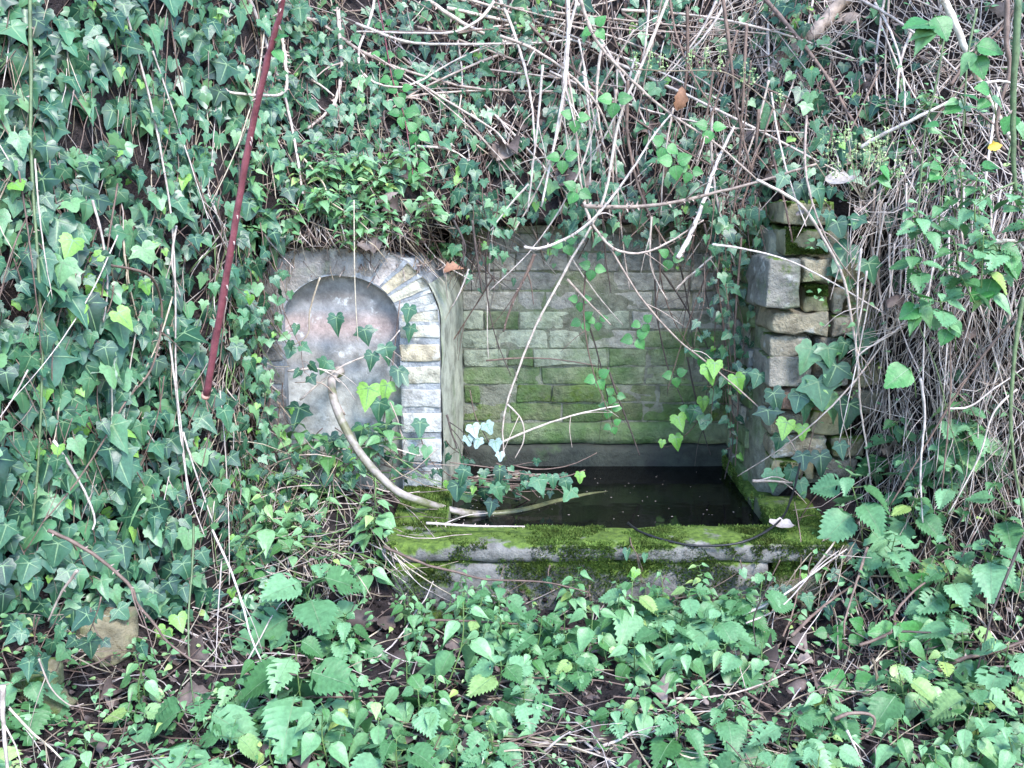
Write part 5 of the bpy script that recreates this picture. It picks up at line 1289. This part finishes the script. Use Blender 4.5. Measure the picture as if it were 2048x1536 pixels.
def put(kind, apx, apy, bpx, bpy, lpx, pairs, label, group=None, Y=None, fwd=.0):
    b, _ = hit(bpx, bpy) if Y is None else (at_y(bpx, bpy, Y), None)
    a = at_y(apx, apy, b.y - .02 - fwd)
    L = lpx * mpp(a)
    if kind == 'n': plant('n', label, group, b, a, pairs, L * 1.22, NET, 'nettle', 'nettle', droop=.45)
    elif kind == 'p': plant('p', label, group, b, a, pairs, L * 1.12, PEL, 'pellitory', 'plant', droop=.6, petiole=.22, tipsz=.45)
    elif kind == 's': plant('s', label, group, b, a, pairs, L, PEL, 'chickweed', 'plant', droop=.3, petiole=.2, tipsz=.6, stem_r=.0014)
NL = [
    ('n', 639, 1128, 622, 1262, 108, 4, 'tall nettle with four wide leaves standing in straw before the niche foot'),
    ('n', 590, 1285, 608, 1450, 124, 5, 'large nettle with bitten quilted leaves in front of the straw tangle'),
    ('n', 400, 1400, 396, 1490, 116, 3, 'low nettle with broad leaves on the bare soil by the ivy foot'),
    ('n', 793, 1478, 800, 1560, 108, 4, 'pale fresh nettle by the smooth leaved plants before the trough'),
    ('n', 1084, 1235, 1060, 1330, 74, 3, 'nettle with upturned leaf beside the smooth drooping plant under the trough'),
    ('n', 1050, 1378, 1040, 1440, 68, 3, 'small nettle over the littered ground stalks'),
    ('n', 1000, 1310, 985, 1400, 72, 4, 'nettle between smooth leaved plants before the trough'),
    ('n', 1381, 1178, 1350, 1290, 84, 5, 'bushy nettle hiding the middle of the trough front'),
    ('n', 1265, 1165, 1285, 1270, 74, 4, 'upright nettle with narrow leaves close to the trough front'),
    ('n', 1440, 1220, 1420, 1310, 80, 4, 'wide nettle overlapping the bushy one at the trough front'),
    ('n', 1330, 1240, 1330, 1330, 72, 4, 'low nettle in front of the bushy one by the trough'),
    ('n', 1526, 1148, 1520, 1280, 54, 4, 'lean nettle with ragged leaves beside the stone under the coping end'),
    ('n', 1480, 1290, 1470, 1350, 60, 3, 'small nettle by the brown dead leaves'),
    ('n', 1699, 955, 1725, 1085, 84, 5, 'fresh nettle growing on the soil beside the stone pier'),
    ('n', 1795, 1330, 1810, 1440, 86, 4, 'bright nettle with round lower leaves over the bare soil'),
    ('n', 1590, 1432, 1580, 1530, 92, 4, 'spreading nettle with light tip at the edge of the bare soil'),
    ('n', 1520, 1500, 1510, 1580, 92, 3, 'nettle with rounded leaves low among others by the litter'),
    ('n', 1640, 1500, 1640, 1590, 92, 3, 'nettle with broad leaves beside the light tipped one'),
    ('n', 1450, 1400, 1440, 1480, 62, 4, 'yellowish ragged nettle near the purple dead leaves'),
    ('n', 1890, 1118, 1890, 1250, 66, 5, 'nettle climbing in front of the low dry stems'),
    ('n', 1925, 1215, 1930, 1330, 66, 4, 'nettle with drooping leaves under the slanted dark cane'),
    ('n', 2017, 1290, 2020, 1420, 84, 5, 'tall nettle behind the thick brown branch'),
    ('n', 1950, 1376, 1950, 1480, 92, 4, 'large nettle in front of the thick brown branch'),
    ('p', 926, 1190, 889, 1385, 68, 6, 'tall smooth leaved plant with a drooping crown before the trough corner'),
    ('p', 813, 1300, 820, 1420, 62, 5, 'smooth leaved plant beside the large bitten nettle'),
    ('p', 646, 1412, 660, 1540, 74, 5, 'glossy smooth leaved plant below the large bitten nettle'),
    ('p', 700, 1345, 720, 1460, 58, 5, 'pale smooth leaved plant among nettles before the niche'),
    ('p', 750, 1400, 760, 1500, 70, 5, 'smooth leaved plant with hanging tips before the pale nettle'),
    ('p', 1185, 1208, 1170, 1320, 68, 5, 'smooth leaved plant with a parasol of drooping leaves before the trough'),
    ('p', 870, 1400, 875, 1480, 56, 4, 'small smooth leaved plant before the littered stalks'),
    ('p', 1795, 1438, 1800, 1540, 66, 4, 'smooth leaved plant with twisted tips on the bare soil'),
    ('p', 1938, 1432, 1930, 1550, 72, 5, 'smooth leaved plant with scarred leaves before the large nettle'),
    ('p', 2010, 1450, 2010, 1570, 66, 5, 'lush smooth leaved plant under the tall nettle'),
    ('p', 1870, 1490, 1870, 1590, 66, 4, 'smooth leaved plant sprawling over the brown branch end'),
    ('p', 530, 990, 545, 1100, 62, 5, 'pale smooth leaved plant leaning on the straw by the niche foot'),
    ('p', 270, 1310, 290, 1400, 46, 5, 'smooth leaved plant with small rounded leaves beside the ochre masonry'),
    ('p', 170, 1460, 180, 1540, 52, 4, 'smooth leaved plant on the soil under the yellow mossy lump'),
    ('p', 250, 1240, 262, 1300, 36, 4, 'tiny leaved plant growing over the ochre masonry'),
    ('p', 540, 1480, 550, 1540, 34, 4, 'tiny pale plant by the glossy smooth leaved one'),
    ('n', 470, 1445, 470, 1530, 60, 3, 'nettle half hidden under the low broad one'),
]
for k, ax_, ay_, bx_, by_, lp, pr, lab in NL: put(k, ax_, ay_, bx_, by_, lp, pr, lab)
for i in range(34):
    x = RND.uniform(820, 1560); y = RND.uniform(1225, 1330)
    put(RND.choice('nps'), x + RND.uniform(-14, 14), y - RND.uniform(45, 100), x, y, RND.uniform(26, 46), RND.randint(4, 6), 'low weed crowding the trough front ' + where(x, y - 40), 'weeds at the trough front')
gl = {'n': ('smaller filler nettle', 'filler nettles'), 'p': ('smaller smooth leaved plant', 'filler smooth plants')}
for i in range(80):
    k = RND.choice('nnpp'); x = RND.choice([RND.uniform(430, 1000), RND.uniform(1000, 1480), RND.uniform(1500, 2150), RND.uniform(-150, 300)]); y = RND.uniform(1240, 1560)
    if x < 350 and y < 1400: continue
    if 860 < x < 1480 and y > 1370 and RND.random() < .6: continue
    if 1480 < x < 1560 and RND.random() < .7: continue
    if 1560 < x < 1760 and y < 1330: continue
    put(k, x + RND.uniform(-15, 15), y - RND.uniform(40, 90), x, y, RND.uniform(44, 76), RND.randint(3, 5), gl[k][0] + ' ' + where(x, y - 40), gl[k][1])
for i in range(16):
    x = RND.uniform(1780, 2120); y = RND.uniform(900, 1180)
    put('n', x + RND.uniform(-15, 15), y - RND.uniform(60, 120), x, y, RND.uniform(44, 72), RND.randint(3, 5), 'nettle growing out of dry stems ' + where(x, y - 60), 'nettles in the dry stems', fwd=.12)
for i in range(22):
    x = RND.uniform(1830, 2150); y = RND.uniform(420, 640)
    put('n', x + RND.uniform(-40, 10), y - RND.uniform(40, 110), x, y, RND.uniform(30, 48), RND.randint(3, 5), 'pale broad leaved nettle ' + where(x, y - 60), 'nettles over the dry curtain', Y=RND.uniform(2.72, 3.0))
for (x, y, s) in ((1870, 30, 84), (1950, 90, 60), (1850, 250, 44), (1980, 180, 44), (1985, 555, 64), (1840, 595, 60), (1820, 735, 66), (1900, 640, 46), (2020, 500, 50), (2030, 230, 50), (1920, 190, 44), (1880, 330, 40), (1760, 330, 36), (1960, 330, 44)):
    p = at_y(x, y, 2.75); b = at_y(x + 12, y + 60, 2.78)
    t = thing('hazel_shoot', b, 'thin shoot with few soft leaves ' + where(x, y), 'plant', 'hazel shoots')
    mb = MB(); mb.tube([Vector((0, 0, 0)), (p - b) * .5 + Vector((.005, 0, 0)), p - b], .0016, 5); mb.build('stem', M['green_stem'], t)
    for k in range(RND.randint(2, 4)):
        leaf_obj('leaf', RND.choice(PEL if k % 2 else BRA), t, b, p + Vector((0, 0, -.012 * k)), (RND.uniform(-1, 1), -.3, RND.uniform(-.8, .2)), Vector((0, -.7, .8)) + rv(.4), s * mpp(p) * RND.uniform(.7, 1), 1.0)
# smooth plants sprawling on the bank over the niche
for i in range(50):
    x = RND.gauss(690, 110); y = RND.uniform(330, 525)
    put('s', x + RND.uniform(-30, 30), y - RND.uniform(20, 70), x, y, RND.uniform(24, 44), RND.randint(4, 6), 'light small leaved sprawling plant ' + where(x, y - 30), 'small plants over the niche', fwd=RND.uniform(.02, .09))
for i in range(26):
    x = RND.uniform(470, 800); y = RND.uniform(900, 1180)
    put('s', x + RND.uniform(-20, 20), y - RND.uniform(30, 70), x, y, RND.uniform(36, 58), RND.randint(3, 5), 'light sprig ' + where(x, y - 40), 'sprigs in the straw', fwd=RND.uniform(.02, .08))
for i in range(14):
    x = RND.uniform(1640, 1900); y = RND.uniform(230, 420)
    put('s', x + RND.uniform(-20, 20), y - RND.uniform(20, 60), x, y, RND.uniform(20, 30), RND.randint(4, 6), 'wispy plant ' + where(x, y - 30), 'wispy plants over the pier', fwd=RND.uniform(.02, .08))
# trefoils of bramble
def trefoil(px, py, Y, s, label, group):
    p = at_y(px, py, Y); t = thing('bramble_sprig', p, label, 'bramble', group)
    mb = MB(); mb.tube([Vector((0, .03, .01)), Vector((0, .01, .004)), Vector((0, 0, 0))], .0012, 4); mb.build('stem', M['green_stem'], t)
    a0 = RND.uniform(-.6, .6)
    for k in range(3):
        a = a0 + (k - 1) * 1.75 + RND.uniform(-.2, .2) - 1.57
        leaf_obj('leaflet', RND.choice(BRA), t, p, p + Vector((math.cos(a), 0, math.sin(a))) * .006, (math.cos(a), -.2, math.sin(a)), Vector((0, -1, .5)) + rv(.25), s * mpp(p))
for (x, y, Y, s) in ((1185, 535, 3.74, 26), (1165, 640, 3.80, 24), (1195, 640, 3.8, 20), (1270, 675, 3.8, 28), (1285, 645, 3.8, 22), (1340, 515, 3.72, 26), (1160, 600, 3.8, 22), (1230, 790, 3.8, 20), (1195, 755, 3.82, 26), (1350, 750, 3.82, 24), (1405, 710, 3.82, 26),
                     (1220, 815, 3.84, 22), (1380, 820, 3.84, 22), (1225, 850, 3.85, 18), (1150, 235, 3.66, 34), (1125, 315, 3.66, 36), (1350, 325, 3.64, 40), (1155, 380, 3.64, 36), (1230, 200, 3.66, 40), (1420, 255, 3.66, 36), (1330, 290, 3.66, 36), (1380, 340, 3.66, 30), (1190, 55, 3.9, 34), (1130, 485, 3.7, 26)):
    trefoil(x, y, Y, s * (.95 if y > 450 else .8), ('hanging bramble leaf trio ' if y > 450 else 'bramble leaf trio ') + where(x, y), 'bramble leaves before the wall' if y > 450 else 'bramble leaves among the canes')
for (x, y, s) in ((768, 50, 14), (765, 110, 18), (785, 155, 20), (800, 180, 20), (812, 215, 24), (805, 228, 22), (830, 335, 24), (835, 265, 22)):
    trefoil(x, y, hit(x, y)[0].y - .09, s * 1.2, 'small light leaf trio on the thin red bramble shoot', 'leaves of the thin red shoot')
for (x, y, s) in ((1700, 1365, 50), (1800, 1270, 56), (1840, 1280, 56), (1660, 1265, 26), (1860, 1180, 50), (1730, 1255, 30), (1690, 1280, 26)):
    trefoil(x, y, hit(x, y)[0].y - .06, s * 1.1, 'rounded bramble leaf trio on soil ' + where(x, y), 'bramble leaves on the soil')

# ------------------------------------------------------------------ fallen leaves, each one
def dead(px, py, s, label, group=None, meshes=DEAD, lift=.012, tip=None, Y=None, face=None):
    p, nm = hit(px, py)
    if Y: p = at_y(px, py, Y)
    else: p = p + nm * lift
    o = link('dead_leaf', RND.choice(meshes)); 
    tip = tip or (RND.uniform(-1, 1), RND.uniform(-1, 1), RND.uniform(-.2, .2))
    o.matrix_basis = frame(p, tip, face or (nm + rv(.35) + Vector((0, -.3, .2))), s * mpp(p))
    return tag(o, label, 'leaf', group)
dead(1355, 222, 48, 'orange brown dead leaf caught in the canes over the brick wall', None, RUST, Y=3.62, tip=(.2, 0, 1), face=(0.2, -1, .2))
dead(1975, 296, 30, 'small yellow leaf caught beside the birch stem', None, YEL, Y=2.88, tip=(1, 0, .2), face=(0, -1, .3))
dead(1590, 1068, 52, 'bleached leaf lying on the soil at the coping end', None, BLEACH, lift=.02, tip=(-1, .3, .1), face=(0, -.3, 1))
dead(1012, 990, 34, 'pale curled leaf floating on the trough water near the pipe', None, BLEACH, lift=.01, tip=(1, .2, .4))
dead(1075, 935, 44, 'grey folded leaf resting on the water near the niche corner', None, BLEACH, lift=.02, tip=(.4, 0, .8), face=(.4, -1, .4))
dead(1650, 365, 66, 'pale curled dead leaf on the mossy pier top', None, BLEACH, Y=3.46, tip=(1, -.1, .1), face=(.1, -.6, 1))
dead(885, 540, 44, 'rust brown leaf wedged behind the niche top', None, RUST, Y=3.60, tip=(1, 0, .15), face=(0, -.7, 1))
for (x, y, s) in ((1505, 1000, 20), (1455, 1010, 26)): dead(x, y, s, 'small light leaf floating on the dark trough water', 'leaves on the water', IVYY, .004, (1, .2, 0), face=(0, -.1, 1))
for (x, y, s) in ((1620, 1230, 70), (1560, 1280, 76), (1500, 1320, 80), (1470, 1350, 70), (1580, 1390, 70), (1650, 1395, 80), (1590, 1330, 50), (1770, 1300, 60), (1690, 1290, 50), (1850, 1380, 76), (1840, 1440, 80), (1620, 1470, 70), (1480, 1380, 60), (1440, 1350, 50), (1400, 1330, 50), (1530, 1350, 60), (1560, 1540, 80), (1740, 1360, 44)):
    dead(x, y, s, 'brown dead leaf on bare soil ' + where(x, y), 'dead leaves on bare soil')
for i in range(46):
    x, y = RND.uniform(200, 1400), RND.uniform(1210, 1540)
    dead(x, y, RND.uniform(40, 84), 'brown dead leaf in litter ' + where(x, y), 'dead leaves in the litter')
for i in range(44):
    x, y = RND.uniform(1000, 2050), RND.uniform(-30, 400)
    dead(x, y, RND.uniform(30, 62), 'brown dead leaf on the bank ' + where(x, y), 'dead leaves on the bank', lift=RND.uniform(.02, .06))
for i in range(14):
    x, y = RND.uniform(1760, 2050), RND.uniform(420, 1000)
    dead(x, y, RND.uniform(34, 62), 'brown dead leaf in dry curtain ' + where(x, y), 'dead leaves in the dry curtain', lift=RND.uniform(.03, .1))
for i in range(8):
    x, y = RND.uniform(560, 960), RND.uniform(330, 490)
    dead(x, y, RND.uniform(34, 56), 'grey brown dead leaf ' + where(x, y), 'dead leaves over the niche', lift=RND.uniform(.02, .05))

# ------------------------------------------------------------------ small ground cover and clods
def cover(x0, x1, y0, y1, smin, smax, lift=.02):
    def f():
        p, nm = hit(RND.uniform(x0, x1), RND.uniform(y0, y1))
        p = p + nm * RND.uniform(.004, lift)
        return frame(p, (RND.uniform(-1, 1), RND.uniform(-1, .6), RND.uniform(-.3, .4)), Vector((0, -.5, 1)) + rv(.5), RND.uniform(smin, smax))
    return f
leaf_mass('seedlings', 'tiny green seedlings and leaflets scattered over the lower slope', PEL, 2600, cover(-250, 2300, 1190, 1700, .012, .036, .06), cat='seedlings')
leaf_mass('seedlings', 'tiny pale leaflets scattered through the dry stems and thatch', PEL, 900, cover(1600, 2300, -200, 1200, .014, .034, .14), cat='seedlings')
leaf_mass('leaf_litter', 'crumbled brown leaf litter covering soil of slope and bank', DEAD, 1500, cover(-250, 2300, 1180, 1700, .010, .028, .012), cat='litter')
leaf_mass('leaf_litter', 'crumbled dead leaves lodged under the stems on the bank', DEAD, 800, cover(900, 2300, -250, 430, .015, .045, .03), cat='litter')
CL = [stone_mesh('clod', 1, 1, 1, s, [M['soil']], .3, .25, 2) for s in (1, 2, 3)]
leaf_mass('soil_crumbs', 'dark soil crumbs scattered on bare patches of the slope', CL, 2600, cover(-100, 2200, 1195, 1650, .004, .016, .006), cat='soil', mats=[M['soil']])

# pale blossom sprigs on an arching stem, and a wispy bush over the pier
def blossom(parent, base, p, h, wdt, n, mats):
    geo = []; mb = MB()
    for _ in range(n):
        q = p + Vector((RND.gauss(0, wdt), RND.gauss(0, wdt), RND.uniform(0, h))); s_ = RND.uniform(.005, .011)
        m = frame(q - base, rv(1) + Vector((0, 0, .2)), Vector((0, -.6, 1)) + rv(.6), s_, 1.5)
        mb.add([m @ Vector(c) for c in ((0, 0, 0), (.35, .5, .1), (0, 1, 0), (-.35, .5, .1))], [(0, 1, 2, 3)])
    mb.tube([p - base, p + Vector((0, 0, h)) - base], .0008, 3)
    tag(mb.build('blossom', M[mats], parent, smooth=False), kind='stuff')
P = [at_y(x, y, 3.64) for x, y in ((1262, 138), (1340, 142), (1420, 141), (1465, 152), (1530, 200), (1600, 280), (1650, 355))]
t = thing('flowering_stem', P[-1], 'arching green stem with upright pale yellow blossom sprigs over the bare canes', 'plant')
mb = MB(); mb.tube([p - P[-1] for p in smooth_path(P, 30)], .0022, 5); mb.build('stem', M['straw'], t)
for x, y, h in ((1272, 138, 32), (1298, 138, 34), (1326, 140, 30), (1382, 140, 38), (1410, 140, 44), (1440, 142, 50), (1486, 165, 40), (1505, 170, 34), (1560, 215, 36)):
    p = at_y(x, y, 3.63); blossom(t, P[-1], p, h * mpp(p), .009, 26, 'blossom')
P = [at_y(x, y, 3.40) for x, y in ((1725, 400), (1715, 360), (1700, 320))]
t = thing('wispy_bush', P[0], 'wispy clump of tiny yellow green leaflets over the pale leaf on the pier', 'plant')
mb = MB()
for k in range(16):
    a = P[0]; b = at_y(RND.uniform(1650, 1800), RND.uniform(255, 345), RND.uniform(3.34, 3.46))
    mb.tube([a - P[0], a.lerp(b, .5) + rv(.02) - P[0], b - P[0]], .0009, 3)
    blossom(t, P[0], b - Vector((0, 0, .03)), .06, .014, 22, 'blossom')
mb.build('stem', M['straw'], t)
